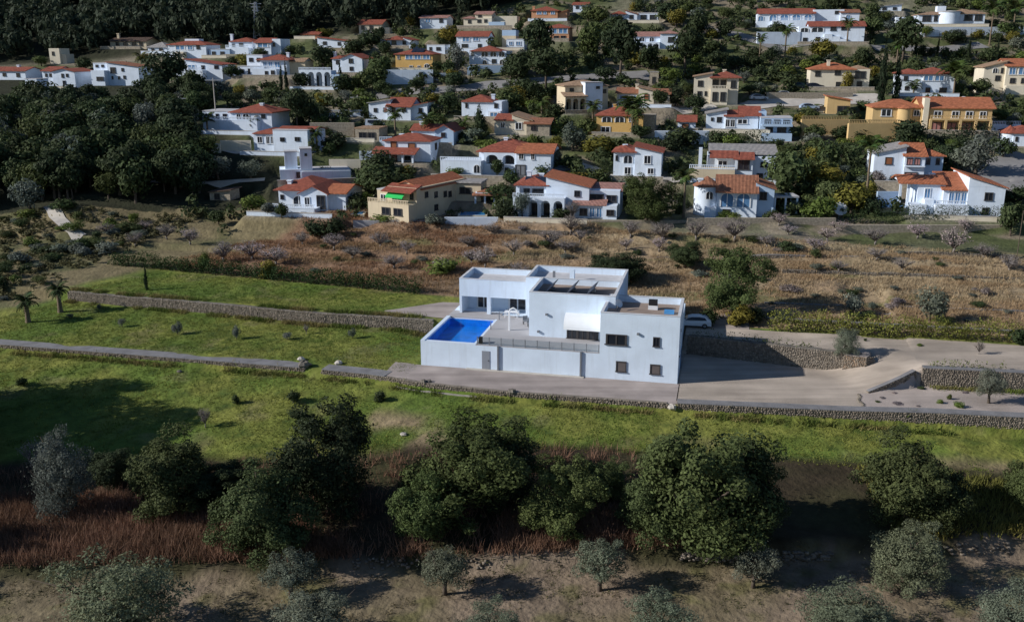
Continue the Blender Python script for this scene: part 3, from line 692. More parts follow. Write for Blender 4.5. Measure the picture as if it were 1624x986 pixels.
H('white house with brown shutters and tiled porch roof', 'the brown-shuttered house', 640, 256, 0, 'white',
  ('w',610,684,223,None,0,8), ('hip',610,684,223,1.9,0,8,'red'), ('sh',598,664,243,1.3,-3,0,'red'), ('w',598,612,243,None,-3,0), ('post',(625,645,661),243,None,-2.7,.18), ('ch',629,212,4),
  ('win',0,'s',(620,630,225,235),(648,660,227,236)), ('win',0,'r',(616,630,246,255)), ('win',0,'d',(642,652,247,254)), ('sw',1,684,'d',(4,226,236,1.4)))
H('small house with blue shaded gable behind the brown-shuttered house', 'the small blue-gabled house', 684, 229, 0, 'white',
  ('w',648,692,206,None,2,9), ('gx',648,692,206,1.6,2,9,'red'), ('w',690,720,206,None,0,9,'blue'), ('gy',690,720,206,1.8,0,9,'red','blue'), ('ch',659,193,5), ('win',0,'d',(700,707,210,217)))  # gable wall takes the blue render as its painted shade
H('open stone garage with dark bay under the parked van', 'the open stone garage', 583, 222, 0, 'stone', ('w',563,602,205,None,0,6), ('win',0,'d',(569,582,210,221),(584,596,210,221)), ('fl',563,602,205,.3,0,6,'tan'))
H('cream villa with red gable and stone wing on the right', 'the cream villa with a stone wing', 822, 214, 0, 'pale',
  ('w',784,840,191,None,0,9), ('gx',786,812,190,1.6,0,9,'red'), ('sl',812,842,190,1.4,0,9,'tan'), ('w',836,872,196,None,-1,7,'stone'), ('gx',834,872,195,1.4,-1,7,'brown'),
  ('win',0,'w',(794,801,194,203),(817,828,194,205)), ('win',-1,'d',(843,852,199,206)))
H('big white villa with red hip roof, arched porch and garage', 'the big villa with arched porch', 812, 278, 0, 'white',
  ('w',756,822,243,None,2,11), ('hip',758,846,241,3.2,0,11,'red'), ('w',820,874,242,None,-1,9), ('gx',820,876,241,2.0,-1,9,'orange'), ('arc',768,820,243,262,-.5,2,2), ('w',764,822,262,None,-.8,2), ('ch',795,218,5),
  ('w',703,768,257,None,-3,4), ('bal',703,768,257,.8,-2.9), ('win',-1,'w',(824,832,243,252),(843,849,243,252)), ('win',-1,'g',(818.5,835,261,277)), ('win',-3,'da',(756,767,262,275)), ('win',-.8,'d',(785,792,266,273),(802,808,266,273)))
# centre right, upper
H('orange villa with red roof and yellow tree at the top centre', 'the orange villa', 869, 34, 0, 'salmon',
  ('w',843,884,17,None,0,9), ('hip',843,884,17,2.2,0,9,'red'), ('w',882,898,21,None,1,8), ('sr',882,898,21,1,1,8,'brown'), ('win',0,'b',(851,859,18,23),(861,867,18,23),(873,880,18,23)), ('ch',845,10,2))
H('tiny white house with red roof highest at the top centre', 'the topmost tiny house', 920, 20, 0, 'white', ('w',909,932,7,None,0,7), ('gx',909,932,7,1.2,0,7,'red'), ('win',0,'d',(913,918,10,14),(923,928,10,14)))
H('salmon house with wide blue glass front under a red roof', 'the blue-fronted salmon house', 884, 66, 0, 'salmon',
  ('w',866,902,44,None,0,8), ('hip',866,902,44,1.8,0,8,'red'), ('win',0,'b',(870,884,45,53),(885,900,45,53)), ('win',0,'d',(878,886,57,63),(889,897,57,63)))
H('white bungalow with flat double carport at the top', 'the bungalow with a carport', 1005, 37, 0, 'white',
  ('w',968,1010,22,None,0,8), ('hip',971,992,22,1.4,-.5,7,'red'), ('sl',992,1010,22,1.2,0,8,'red'), ('w',1010,1042,22,None,1,7), ('fl',1010,1042,22,.25,1,7,'flat'), ('win',0,'d',(974,978,25,30),(981,987,25,30),(998,1004,24,30)), ('win',1,'d',(1015,1024,24,32),(1029,1039,24,32)))
H('white villa with pink stepped roofs and arcade between the big pines', 'the arcaded villa between pines', 1037, 78, 0, 'white',
  ('w',1004,1048,57,None,1,9), ('sh',1004,1048,57,1.8,1,7,'pink'), ('w',1046,1072,53,None,0,8), ('hip',1046,1072,53,1.3,0,8,'pink'), ('arc',1006,1046,67,None,-1.5,1,4), ('win',1,'da',(1014,1022,59,66),(1029,1037,59,66)), ('win',0,'d',(1058,1068,59,67)))
H('cream two-storey villa with a tall white stair tower', 'the cream villa with white tower', 927, 178, 10, 'cream',
  ('w',897,966,136,None,1,10), ('hip',897,966,136,1.8,1,10,'tan'), ('arc',893,926,154,None,-2,1,3), ('sh',893,926,152,1.0,-2,1,'tan'), ('w',925,953,132,None,-1.5,3,'white'), ('fl',925,953,132,.2,-1.5,3,'flat'), ('win',1,'d',(904,911,140,145),(957,963,142,148)), ('win',-1.5,'d',(942,948,137,141)))
H('cream house with two red gables right of the white tower', 'the twin-gabled cream house', 1018, 169, 0, 'pale',
  ('w',978,1014,147,None,1,9), ('gx',978,1014,147,1.6,1,9,'brown'), ('w',1012,1036,143,None,0,9), ('sl',1012,1036,143,.9,0,9,'tan'), ('w',1034,1060,148,None,1,9), ('gx',1034,1060,148,1.5,1,9,'brown'), ('ch',1008,133,4),
  ('win',1,'b',(982,993,151,163),(999,1009,151,162)), ('win',0,'s',(1021,1028,149,158)), ('win',1,'d',(1042,1049,152,158)))
H('square cream villa with red roof, upper loggia and chimney', 'the square cream villa', 1134, 166, 0, 'pale',
  ('w',1100,1128,121,None,0,9), ('sr',1100,1128,121,.9,0,9,'tan'), ('w',1126,1152,123,None,1.5,9), ('w',1150,1168,124,None,0,9), ('hip',1126,1170,123,2.1,-.2,9,'red'), ('w',1126,1152,141,None,-1,1.5), ('bal',1126,1152,141,.8,-.9), ('ch',1146,110,4),
  ('win',0,'d',(1106,1114,128,137),(1106,1113,145,152),(1117,1121,145,152),(1156,1164,128,139)), ('win',1.5,'d',(1128,1138,127,140),(1141,1149,127,140)), ('win',-1,'d',(1129,1137,146,160),(1141,1149,146,160)))
H('yellow villa with arched windows and red hip roof behind the big palm', 'the yellow villa with a palm', 978, 214, 0, 'yellow',
  ('w',946,1018,183,None,0,9), ('hip',946,1012,183,2.9,0,9,'red'), ('w',1010,1036,182,None,2,8,'stone'), ('win',0,'wa',(954,970,185,194),(974,990,185,194)), ('win',0,'w',(953,968,201,211),(996,1002,186,193)), ('ch',972,165,4))
H('white villa with glazed front and red roof over a long hedge', 'the white villa over the hedge', 1165, 208, 0, 'white',
  ('w',1121,1152,180,None,1,8), ('sr',1121,1152,180,1.0,1,8,'rgrey'), ('w',1150,1200,184,None,0,9), ('sh',1150,1176,184,1.4,0,6,'red'), ('gx',1172,1201,182,2.6,0,9,'red'), ('w',1200,1212,176,None,1,8,'blue'),  # right wing is white; its shade is put in as blue
  ('win',0,'w',(1150.5,1157,189,201),(1158,1165,189,201),(1168,1184,189,196)), ('win',1,'d',(1137,1145,186,194),(1128,1132,187,192)))
H('pale blue balcony house with dark open floors beside the ochre terrace', 'the pale blue balcony house', 1229, 224, 0, 'blue',
  ('w',1206,1254,188,None,2,9), ('fl',1206,1254,188,.2,2,9,'flat'), ('w',1208,1254,198,201,0,2), ('bal',1208,1254,198,.8,.1), ('w',1208,1254,212,None,0,2), ('win',2,'d',(1212,1222,190,197),(1226,1236,190,197),(1240,1250,190,197),(1214,1226,202,211),(1232,1246,202,211)))
H('small white house with red roof above a long white wall', 'the small house on the white wall', 1088, 207, 0, 'white', ('w',1075,1102,192,None,0,7), ('gx',1075,1102,192,1.7,0,7,'red'), ('win',0,'s',(1081,1092,196,203)))
H('grey square stone hut beside the upper road', 'the grey stone hut', 1037, 134, 0, 'stone', ('w',1030,1044,115,None,0,4), ('fl',1030,1044,115,.2,0,4,'rgrey'), ('win',0,'d',(1034,1039,122,132)), name='stone_hut')
# right, upper
H('long white villa with blue arches and red roof at the top right', 'the long blue-arched villa', 1246, 44, 0, 'white',
  ('w',1202,1288,22,None,0,9), ('gx',1204,1288,21,2.3,0,9,'red'), ('w',1286,1332,16,None,1,8), ('w',1326,1354,20,None,0,8), ('gx',1326,1354,20,1.4,0,8,'brown'), ('w',1224,1288,33,None,-2,0), ('bal',1224,1288,33,.8,-1.9),
  ('win',0,'ba',(1203,1212,25,33),(1220,1232,23,33),(1236,1250,23,33),(1254,1268,23,33),(1272,1285,23,33)), ('win',1,'d',(1318,1324,18,23)), ('win',0,'ba',(1334,1341,24,31)))
H('white two-storey villa with external stair and long red roof', 'the villa with external stair', 1318, 71, 0, 'white',
  ('w',1268,1366,42,None,0,9), ('gx',1284,1366,41,2.1,0,9,'red'), ('win',0,'da',(1270,1283,44,51),(1286,1306,43,51)), ('win',0,'d',(1315,1324,43,49),(1331,1343,43,48),(1275,1282,60,66),(1294,1301,59,65)),
  ('w',1306,1318,54,None,-1.2,0), ('w',1318,1330,58,None,-1.2,0), ('w',1330,1342,62,None,-1.2,0))
H('large white villa with low tan pyramid roofs above the long white wall', 'the villa with tan pyramid roofs', 1498, 43, 0, 'white',
  ('w',1458,1555,23,None,0,10), ('hip',1458,1506,23,1.5,0,9,'tan'), ('hip',1502,1556,22,2.2,0,10,'tan'), ('cyl',1488,1520,19,1,.4,'flat'), ('w',1426,1460,27,None,1,8), ('w',1491,1504,10,20,6,9),
  ('win',0,'d',(1464,1477,25,34),(1481,1487,25,34),(1525,1537,24,33),(1540,1551,24,33)), ('win',1,'d',(1432,1439,29,33)))
H('small white cabin above the big pine at the top right', 'the white cabin at the top', 1410, 18, 0, 'white', ('w',1394,1428,10,None,0,6), ('sr',1394,1428,10,.7,0,6,'rgrey'), ('win',0,'d',(1400,1406,12,16),(1415,1421,12,16)))
H('cream two-storey villa with red hip roof, yellow tree in front', 'the cream villa with a yellow tree', 1330, 142, 0, 'pale',
  ('w',1286,1374,110,None,0,9), ('hip',1286,1352,110,2.5,-.2,9,'orange'), ('hip',1346,1374,110,1.4,.5,8.5,'tan'), ('ch',1313,95,2), ('win',0,'d',(1293,1301,113,121),(1322,1331,112,119),(1352,1368,113,124),(1325,1332,130,137),(1356,1364,129,137)))
H('white villa with red roofs and wide blue window band', 'the villa with a blue window band', 1467, 152, 0, 'white',
  ('w',1428,1464,117,None,0,9), ('hip',1428,1462,117,1.6,0,9,'red'), ('w',1460,1507,118,None,-.5,9), ('hip',1452,1507,117,2.2,-.5,9,'red'), ('win',-.5,'b',(1461,1476,120,128),(1477,1492,120,128)), ('win',0,'d',(1433,1439,121,128),(1436,1442,137,143)), ('win',-.5,'d',(1486,1497,139,149),(1466,1473,139,147)))
H('cream gabled villa with arched windows at the right edge', 'the cream villa at the right edge', 1600, 149, 0, 'pale',
  ('w',1560,1592,106,None,0,9), ('sr',1560,1592,106,1.6,0,9,'tan'), ('w',1590,1650,104,None,-1,9), ('gx',1590,1650,104,2.5,-1,9,'orange'), ('win',0,'da',(1572,1580,108,116)), ('win',0,'d',(1584,1588,108,116),(1577,1585,120,128)), ('win',-1,'b',(1594,1604,107,118),(1607,1621,107,118)), ('win',-1,'d',(1597,1605,124,132),(1613,1620,124,132)), ('w',1588,1650,136,None,-4,-1))
H('long ochre villa with orange tiled roofs and balconies', 'the long ochre villa', 1480, 209, 0, 'ochre',
  ('w',1388,1462,172,None,0,9), ('hip',1388,1464,171,2.4,0,9,'orange'), ('cyl',1424,1446,172,0,.8,'orange'), ('w',1458,1560,171,None,-1,10), ('gx',1458,1562,170,3.0,-1,10,'orange'), ('w',1460,1468,156,None,-1.6,1,'pale'),
  ('win',-1,'w',(1476,1488,176,187),(1502,1513,176,187),(1522,1533,176,187),(1542,1552,176,187)), ('bal',1470,1558,189,.8,-2.4), ('w',1470,1558,189,191,-2.5,-1), ('post',(1471,1493,1514,1536,1557),191,None,-2.3,.25),
  ('win',-1,'r',(1474,1490,194,208),(1496,1511,194,208),(1517,1533,194,208)), ('win',-1,'d',(1539,1553,194,208)), ('win',0,'w',(1400,1416,174,185),(1448,1457,175,184)))
H('small ochre garage with orange roof and dark bay', 'the ochre garage', 1329, 181, 0, 'ochre', ('w',1312,1346,158,None,0,6), ('sl',1312,1346,158,.9,0,6,'orange'), ('win',0,'d',(1327,1345,168,180)), name='garage')
H('white round-walled house with red roof cut by the right edge', 'the round white house at the right edge', 1614, 232, 0, 'white', ('w',1606,1650,212,None,0,8), ('cyl',1592,1616,212,2,1.6,'red'), ('hip',1602,1650,211,2.0,0,8,'red'), ('win',0,'d',(1609,1613,217,224)))
# nearest row
H('white house with two square white towers', 'the house with white towers', 500, 286, 14, 'white',
  ('w',448,482,268,None,0,6), ('w',480,554,272,None,-1,7), ('fl',482,552,272,.15,-.6,6.6,'flat'), ('w',456,475,241,None,1,4), ('w',479,497,237,None,0,4), ('fl',456,475,241,.2,1,4,'flat'), ('fl',479,497,237,.2,0,4,'flat'), ('win',0,'d',(472,478,272,281),(486,490,243,247)))
H('white villa with red hip roof, gable and tall dark arch', 'the white villa with a dark arch', 490, 332, 0, 'white',
  ('w',437,482,303,None,1,10), ('hip',437,512,302,3.0,0,11,'red'), ('w',480,524,305,None,-1,9), ('gy',480,524,305,1.9,-1,8,'red'), ('w',522,551,305,None,0,9), ('gx',520,551,304,1.6,0,9,'orange'), ('ch',454,286,2),
  ('win',1,'da',(460,481,310,330)), ('win',-1,'w',(487,496,312,327)), ('win',-1,'d',(507,521,309,329)), ('win',1,'d',(440,446,310,317)), ('w',426,513,331,None,-4,-1), ('bal',426,513,331,.8,-3.9), ('win',-4,'d',(491,500,336,345)), ('sw',1,551,'d',(4,308,318,1.3)))
H('cream villa with orange roof and bright green awning', 'the cream villa with the green awning', 640, 348, -30, 'cream',
  ('w',614,663,297,None,0,16), ('gy',614,663,297,1.9,1.5,16,'orange'), ('sh',616,661,303,1.2,-1.4,1.2,'red'), ('w',590,615,305,None,1,8), ('fl',590,615,305,.2,1,8,'flat'), ('awn',620,649,302,313,-.2,1.6),
  ('w',594,663,324,None,-2.5,0), ('bal',594,663,324,.8,-2.4), ('win',0,'d',(622,630,315,323),(632,640,315,323),(652,658,305,315)), ('win',-2.5,'d',(618,632,330,341),(638,652,330,341)), ('win',1,'w',(596,606,311,321)),
  ('sw',1,663,'d',(3,302,311,1),(6,302,311,1),(9,301,310,1),(10.6,301,310,1),(13.5,300,309,1),(6,322,331,1.2)))
H('small stone outbuilding with dark flat roof by the pool', 'the stone outbuilding', 741, 319, 0, 'stone', ('w',720,763,292,None,0,5,'cream'), ('fl',719,764,291,.3,-.3,5,'rgrey'), ('win',0,'d',(729,747,297,307)), name='outbuilding')
H('white villa with solar panels and three ground-floor arches', 'the villa with three arches', 872, 341, 0, 'white',
  ('w',818,868,296,None,1.5,10), ('hip',818,868,294,1.6,0,10,'red'), ('sol',829,864,292,.8,3.2,.9), ('w',866,933,294,None,-.3,9), ('sl',866,933,294,1.9,-.3,9,'orange'), ('ch',832,271,5), ('ch',850,275,6),
  ('w',818,824,296,None,0,1.5), ('w',862,868,296,None,0,1.5), ('win',1.5,'d',(828,838,300,311),(842,860,300,311)), ('win',-.3,'d',(910,919,301,310)), ('arc',840,898,315,None,-3,-.2,3), ('bal',818,898,315,.85,-2.9), ('w',818,841,316,None,-3,0))
H('low white annex with pinkish roofs and glass doors', 'the pink-roofed annex', 948, 346, 0, 'white',
  ('w',932,980,302,None,2,9), ('sh',932,980,302,.9,3,9,'pink'), ('w',911,958,324,None,-.5,2), ('sh',911,958,324,.8,-.6,2,'pink'), ('w',956,978,326,None,-1,2), ('win',2,'d',(933,955,308,321),(959,975,309,320)), ('win',-.5,'b',(935,944,329,344),(946,955,329,344)), ('win',-.5,'d',(920,932,331,342)), ('win',-1,'d',(962,974,332,341)))
H('white square villa with small arched loggia above the dark tree', 'the white square villa', 1010, 281, 0, 'white',
  ('w',973,1008,241,None,0,8), ('hip',973,1006,241,1.5,-.3,8,'red'), ('w',1006,1047,240,None,-.4,8), ('sl',1006,1047,240,1.2,-.4,8,'red'), ('win',0,'da',(988,1003,246,259)), ('win',-.4,'w',(1020,1031,246,259),(1026,1036,266,275)), ('win',0,'w',(990,1001,265,276)), ('win',0,'d',(976,980,247,255)), ('ch',988,229,4))
H('wide white villa with long roof and cream balustraded terrace', 'the wide villa with a cream terrace', 1164, 284, 0, 'white',
  ('w',1122,1226,248,None,1,10), ('sh',1126,1226,243,1.6,2,10,'rgrey'), ('sh',1128,1166,249,1.2,-.4,2,'red'), ('sh',1164,1190,251,1.2,-1,2,'red'), ('w',1164,1191,251,None,-.6,1), ('win',1,'w',(1138,1153,255,267)), ('win',-.6,'d',(1168,1186,254,268)), ('win',1,'d',(1198,1208,274,283),(1203,1213,256,264)),
  ('w',1095,1164,269,None,-3,1,'cream'), ('bal',1095,1164,269,.8,-2.9), ('w',1108,1114,236,270,0,2))
H('white villa with round corner tower and two tall arched windows', 'the villa with a round tower', 1162, 344, 0, 'white',
  ('cyl',1101,1140,298,2.5,1.7,'brown'), ('w',1136,1197,303,None,0,9), ('gx',1137,1196,303,3.5,-.4,9,'brown'), ('w',1195,1223,297,None,1,9,'blue'), ('sl',1195,1223,297,1.2,1,9,'brown','blue'), ('win',0,'ba',(1141,1163,305,328),(1165,1188,305,328)), ('win',-.0,'da',(1119,1131,304,317)), ('win',1,'d',(1201,1212,303,315)), ('ch',1110,284,2),  # blue right wing: shade of a white wall put into its colour
  ('w',1118,1128,337,None,-2,0), ('w',1126,1136,330,None,-2,0), ('win',0,'d',(1146,1158,332,342)))
H('white house with pink garage door and red upper shutters', 'the house with pink garage door', 1440, 288, 0, 'white',
  ('w',1387,1433,243,None,0,9), ('sr',1387,1433,243,1.5,0,9,'rgrey'), ('w',1431,1461,247,None,-.5,9), ('gx',1431,1461,246,3.0,-.5,9,'orange'), ('w',1460,1490,247,None,1,8,'blue'), ('hip',1460,1490,246,1.3,1,8,'orange'),  # right block coloured blue for the shade on its white wall
  ('win',0,'s',(1403,1414,250,261)), ('win',-.5,'r',(1434,1443,251,261),(1445,1454,251,261)), ('win',-.5,'r',(1432.5,1452,273,287)), ('win',1,'d',(1465,1471,250,260),(1479,1485,250,260)), ('w',1431,1461,263,265,-1.2,-.5))
H('white stepped villa with bright orange roofs behind the clipped hedge', 'the stepped villa behind the hedge', 1512, 339, 0, 'white',
  ('w',1456,1496,292,None,0,9), ('gx',1430,1494,291,1.5,0,7,'orange'), ('w',1492,1530,301,None,-1,8), ('sh',1492,1530,300,3.0,-1,7,'orange'), ('w',1526,1579,295,None,-1.5,10), ('sl',1526,1579,295,2.0,-1.5,10,'orange'), ('w',1442,1466,326,None,-3,0), ('w',1464,1478,318,None,-2,0), ('bal',1478,1526,326,.8,-3.4), ('w',1478,1526,326,None,-3.5,-1),
  ('post',(1431,1443),293,None,.4,.2), ('win',0,'b',(1466,1475,299,315)), ('win',-1,'b',(1500,1508,304,323),(1509,1517,304,323),(1518,1526,304,323)), ('win',-1.5,'d',(1550,1562,304,316),(1549,1559,328,338)), ('ch',1484,275,5))
# free-standing walls, terraces, gazebo
_WG = 'garden walls between the villas'
def wallthing(label, u0, u1, vt, vb, col='white', d=.5, bal=False, name='garden_wall', slope=0., cope=True):
    ops = [('w', u0, u1, vt, None, 0, d)]
    if bal: ops.append(('bal', u0, u1, vt, .8, .15))
    H(label, None, (u0 + u1) / 2, vb, slope, col, *ops, name=name, cat='wall', group=_WG)
wallthing('tall plain white retaining wall below the yellow villa with solar panels', 604, 687, 111, 134, d=1)
wallthing('short white wall stepping down right of the tall retaining wall', 687, 708, 116, 128)
wallthing('bright blue retaining wall below the villa with dark arched windows', 741, 809, 104, 118, 'blue', 1)
wallthing('low white balustraded wall left of the stepped red-roofed house', 506, 576, 180, 186, bal=True)
wallthing('long stone retaining wall under the low white balustrade', 492, 562, 195, 216, 'stone', 1)
wallthing('white balustrade beside the open stone garage', 602, 622, 223, 231, bal=True)
wallthing('long white wall under the villa with external stair', 1200, 1268, 51, 71, d=1)
wallthing('very long white wall with small openings at the top right', 1461, 1660, 43, 57, d=1)
wallthing('ochre retaining wall with balustrade left of the long ochre villa', 1270, 1345, 190, 214, 'ochre', 1, True)
wallthing('ochre retaining wall stepping below the long ochre villa', 1344, 1424, 196, 226, 'ochre', 1, True)
wallthing('white wall below the small red-roofed house', 1038, 1124, 208, 228, d=1)
wallthing('white wall along the lower garden pool', 705, 790, 345, 358, d=.6)
wallthing('white glass-topped wall right of the long ochre villa', 1552, 1618, 198, 208, bal=True)
wallthing('ochre parapet wall right of the white towers', 522, 572, 253, 264, 'pale', .5)
wallthing('white driveway wall beside the big villa with arched porch', 570, 600, 240, 252, 'white', .5)
wallthing('low white wall behind the satellite dish garden', 1390, 1428, 304, 325, 'blue', .5)
wallthing('grey retaining wall of the parking under the cream villa', 1216, 1352, 147, 158, 'stone', .8)
wallthing('long pale wall along the almond field edge below the cream villa', 560, 706, 350, 356, 'grey', .5)
wallthing('grey stone wall below the clipped hedge', 1325, 1592, 357, 368, 'stone', .6)
wallthing('stone garden wall below the round tower villa', 1090, 1325, 346, 358, 'stone', .6)
wallthing('stone wall under the big dark tree', 790, 1092, 350, 358, 'stone', .6)
wallthing('white low wall by the pale grey house left', 350, 398, 223, 240, 'pale', .5)
wallthing('low white wall along the white house above the silver olives', 330, 432, 210, 216, 'white', .4)
wallthing('cream gravel terrace wall left of the red-edged white house', 312, 350, 228, 243, 'pale', .5)
H('open garden gazebo with red hip roof on white posts', 'the red gazebo', 776, 328, 0, 'white', ('hip',752,800,309,1.6,0,6,'brown'), ('post',(754,769,784,799),309,None,.3,.16), ('post',(754,799),309,None,5.7,.16), ('w',754,799,306,310,.2,5.8), name='gazebo', cat='gazebo', group=None)
H('white flat garden pergola beside the round tower villa', 'the white pergola', 1246, 338, 0, 'white', ('fl',1226,1265,314,.3,0,4,'flat'), ('post',(1228,1245,1263),314,None,.2,.15), ('post',(1228,1263),314,None,3.8,.15), name='pergola', cat='pergola', group=None)
H('small ruined stone hut with dark opening on the left scrub slope', 'the ruined stone hut', 351, 318, 0, 'stone', ('w',332,366,304,None,0,4), ('sr',334,366,304,.5,0,4,'dark'), ('win',0,'d',(340,349,307,316)), name='ruined_hut', group=None)
H('pale ruined tower above the blue gabled white house', 'the pale ruined tower', 90, 102, 0, 'pale', ('w',79,97,77,None,0,5), ('w',95,104,86,None,1,5), ('win',0,'d',(84,88,82,88)), name='ruined_tower', group=None)

# ------------------------------------------------------------------ ground, drives, paths, roads
site_houses()
make_ground()
one = lambda c: (lambda a: np.full(np.shape(a), float(c)))
sheet('paved_path', -3.2, 30.2, lambda a: bwall(a) + .2, one(-.02), M_PAVE, .05)
sheet('gravel_drive', 30.2, 51.0, lambda a: bwall(a) + 1.0, lambda a: swall(a) - .3, M_GRAVEL, .05)
sheet('gravel_ramp', 51.0, 56.3, lambda a: np.maximum(bwall(a) + 1.2, np.interp(a, [50.5, 55.6, 56.4], [1.3, 4.6, 5.0])), one(15.2), M_GRAVEL, .06, .4)
sheet('upper_gravel', 30.2, 51.0, lambda a: swall(a) + .5, one(15.6), M_GRAVEL, .055)
sheet('upper_gravel', 56.2, 74, lambda a: swall(a) + .5, one(15.2), M_GRAVEL, .055)
sheet('gravel_garden', 49.4, 74, lambda a: bwall(a) + 1.0, lambda a: np.minimum(swall(a) - .3, np.interp(a, [49.4, 50.5, 55.6, 56.4], [1.0, 1.3, 4.5, 4.6])), M_GRAVEL2, .075)
sheet('paved_terrace', -9.5, .9, lambda a: np.interp(a, [-9.5, 0], [13.4, 11.9]), lambda a: np.interp(a, [-9.5, -3, .9], [13.8, 19, 19.5]), M_PAVE, .05)
sheet('paved_court', 29.9, 38, one(15.6), one(20), M_PAVE, .05)
ROADS = [('upper_road', [(560,160),(625,148),(700,143),(795,134),(870,128),(960,121),(1030,118)], 6), ('middle_road', [(1180,168),(1230,163),(1300,160),(1400,160)], 8),
    ('right_road', [(1640,250),(1600,262),(1575,290),(1640,310)], 9), ('villa_lane', [(880,252),(930,268),(1000,284),(1090,288)], 4), ('left_lane', [(270,225),(330,232),(400,247),(450,250)], 2.2),
    ('top_road', [(1130,50),(1170,56),(1240,78),(1350,78),(1480,80),(1560,72)], 5), ('field_lane', [(240,288),(300,291),(420,285)], 1.3), ('terrace_lane', [(1000,170),(1080,178),(1130,170)], 4)]
for nm, pts, wd in ROADS: ribbon(nm, pts, wd, M_ROAD if nm in ('upper_road', 'right_road', 'top_road') else M_CONC)
ribbon('concrete_path', [(78,327),(90,345),(108,362),(128,379)], 2.2, M_CONC, .15)

# ------------------------------------------------------------------ dry stone walls
def abline(f, a0, a1, st=2.): return [ab2w(a, float(f(a))) for a in np.arange(a0, a1 + .01, st)]
zlow = lambda x, y: float(tz(*[np.array(q) for q in (x + BX[0] * -.6, y + BX[1] * -.6)]))
stone_wall('terrace_wall', 'long low dry stone wall with wide grey top across the left lawns', abline(bwall, -75, -12.6), zlow, lambda x, y: .05, 1.9, top=M_COPE)
stone_wall('terrace_wall', 'stone wall with grey top between the lawn gap and the paved path', abline(bwall, -10.8, -2.8), zlow, lambda x, y: .05, 1.9, top=M_COPE)
stone_wall('terrace_wall', 'stone retaining wall under the paved path in front of the white villa', abline(bwall, -2.7, 30.2), zlow, lambda x, y: .06, .5)
stone_wall('terrace_wall', 'stone retaining wall with grey top below the gravel drive', abline(bwall, 30.4, 74), zlow, lambda x, y: .12 + float(np.interp(w2ab(x, y)[0], [48, 56], [0, .22])), 1.3, top=M_COPE)
zsl = lambda off: (lambda x, y: float(tz(np.array(x + BX[0] * off), np.array(y + BX[1] * off))))
stone_wall('terrace_wall', 'dry stone wall between the two left lawns', abline(lambda a: swall(a) - .4, -58, -.2), zsl(-.5), zsl(.9), .8, m=M_STONED)
stone_wall('terrace_wall', 'stone retaining wall in the shadow of the white villa', abline(lambda a: swall(a) - .4, 30.6, 50.2), zsl(-.6), lambda x, y: 2.42, .8, m=M_STONED)
p0, p1 = ab2w(50.2, 7.8), ab2w(51.4, 9.4)
stone_wall('terrace_wall', 'orange stone buttress ending the retaining wall by the olive', [ab2w(48.4, 7.75), ab2w(50.8, 7.35), ab2w(51.3, 8.2), ab2w(51.2, 9.6)], zsl(-.5), lambda x, y: 2.3, .9, m=mat('orange_stone', (.42, .28, .18), .95, .3, 1.2), top=M_GRAVEL2, topw=.9)
stone_wall('terrace_wall', 'stone retaining wall behind the gravel garden on the right', abline(lambda a: swall(a) - .4, 56.4, 74), zsl(-.7), lambda x, y: 2.35, .9, m=M_STONED, top=M_COPE)
stone_wall('terrace_wall', 'short curved sloping stone wall between ramp and gravel garden', [ab2w(50.5, 1.35), ab2w(52.3, 2.3), ab2w(54.2, 3.5), ab2w(55.6, 4.6)], zsl(-.4), lambda x, y: .3 + 1.65 * max(0, (w2ab(x, y)[0] - 50.5)) / 5., .5, top=M_COPE)
stone_wall('terrace_wall', 'low stone wall behind the yellow-green hedge', abline(lambda a: 17.5 + .02 * a, 36, 76), zsl(-.7), lambda x, y: 3.25, .5, m=M_STONED, top=M_COPE)
stone_wall('terrace_wall', 'field wall with pale top crossing the dry field on the right', abline(lambda a: 25 + .06 * (a - 30), 40, 80), zsl(-.5), zsl(.6), .5, m=M_STONED, top=M_COPE)
stone_wall('terrace_wall', 'far field wall on the right below the round tower villa', abline(lambda a: 47 + .1 * (a - 30), 24, 80), zsl(-.5), zsl(.6), .4, m=M_STONED, top=M_COPE)
for lb, u0, v0, u1, v1 in (('thin grey field wall across the upper dry field, right part', 1240, 432, 1620, 442), ('short grey field wall left of the tall thin pole', 1420, 402, 1610, 410), ('low grey field wall below the stone wall of the round tower villa', 1090, 368, 1330, 376), ('old field wall at the left of the dry field', 560, 372, 900, 374)):
    P0 = [ground(u0 + (u1 - u0) * k / 12, v0 + (v1 - v0) * k / 12)[:2] for k in range(13)]
    stone_wall('field_wall', lb, P0, zsl(-.3), zsl(.35), .5, m=M_STONED, group='field walls of the dry orchard')
MB_ = MB()
kp = [ab2w(a, float(bwall(a)) - .34) for a in np.arange(-1.2, 9.2, .7)]
for i in range(len(kp) - 1):
    (x0, y0), (x1, y1) = kp[i], kp[i + 1]; z0 = float(tz(np.array(x0), np.array(y0))); z1 = float(tz(np.array(x1), np.array(y1)))
    MB_.poly([(x0, y0 - .12, z0 - .3), (x0, y0 - .12, z0 + .12), (x0, y0 + .12, z0 + .12), (x1, y1 - .12, z1 - .3), (x1, y1 - .12, z1 + .12), (x1, y1 + .12, z1 + .12)], [(0, 1, 4, 3), (1, 2, 5, 4)])
tag(MB_.build('concrete_kerb', mat('weathered_kerb', (.34, .31, .28), .9, .2)), 'thin pale concrete kerb along the foot of the stone wall', 'kerb')
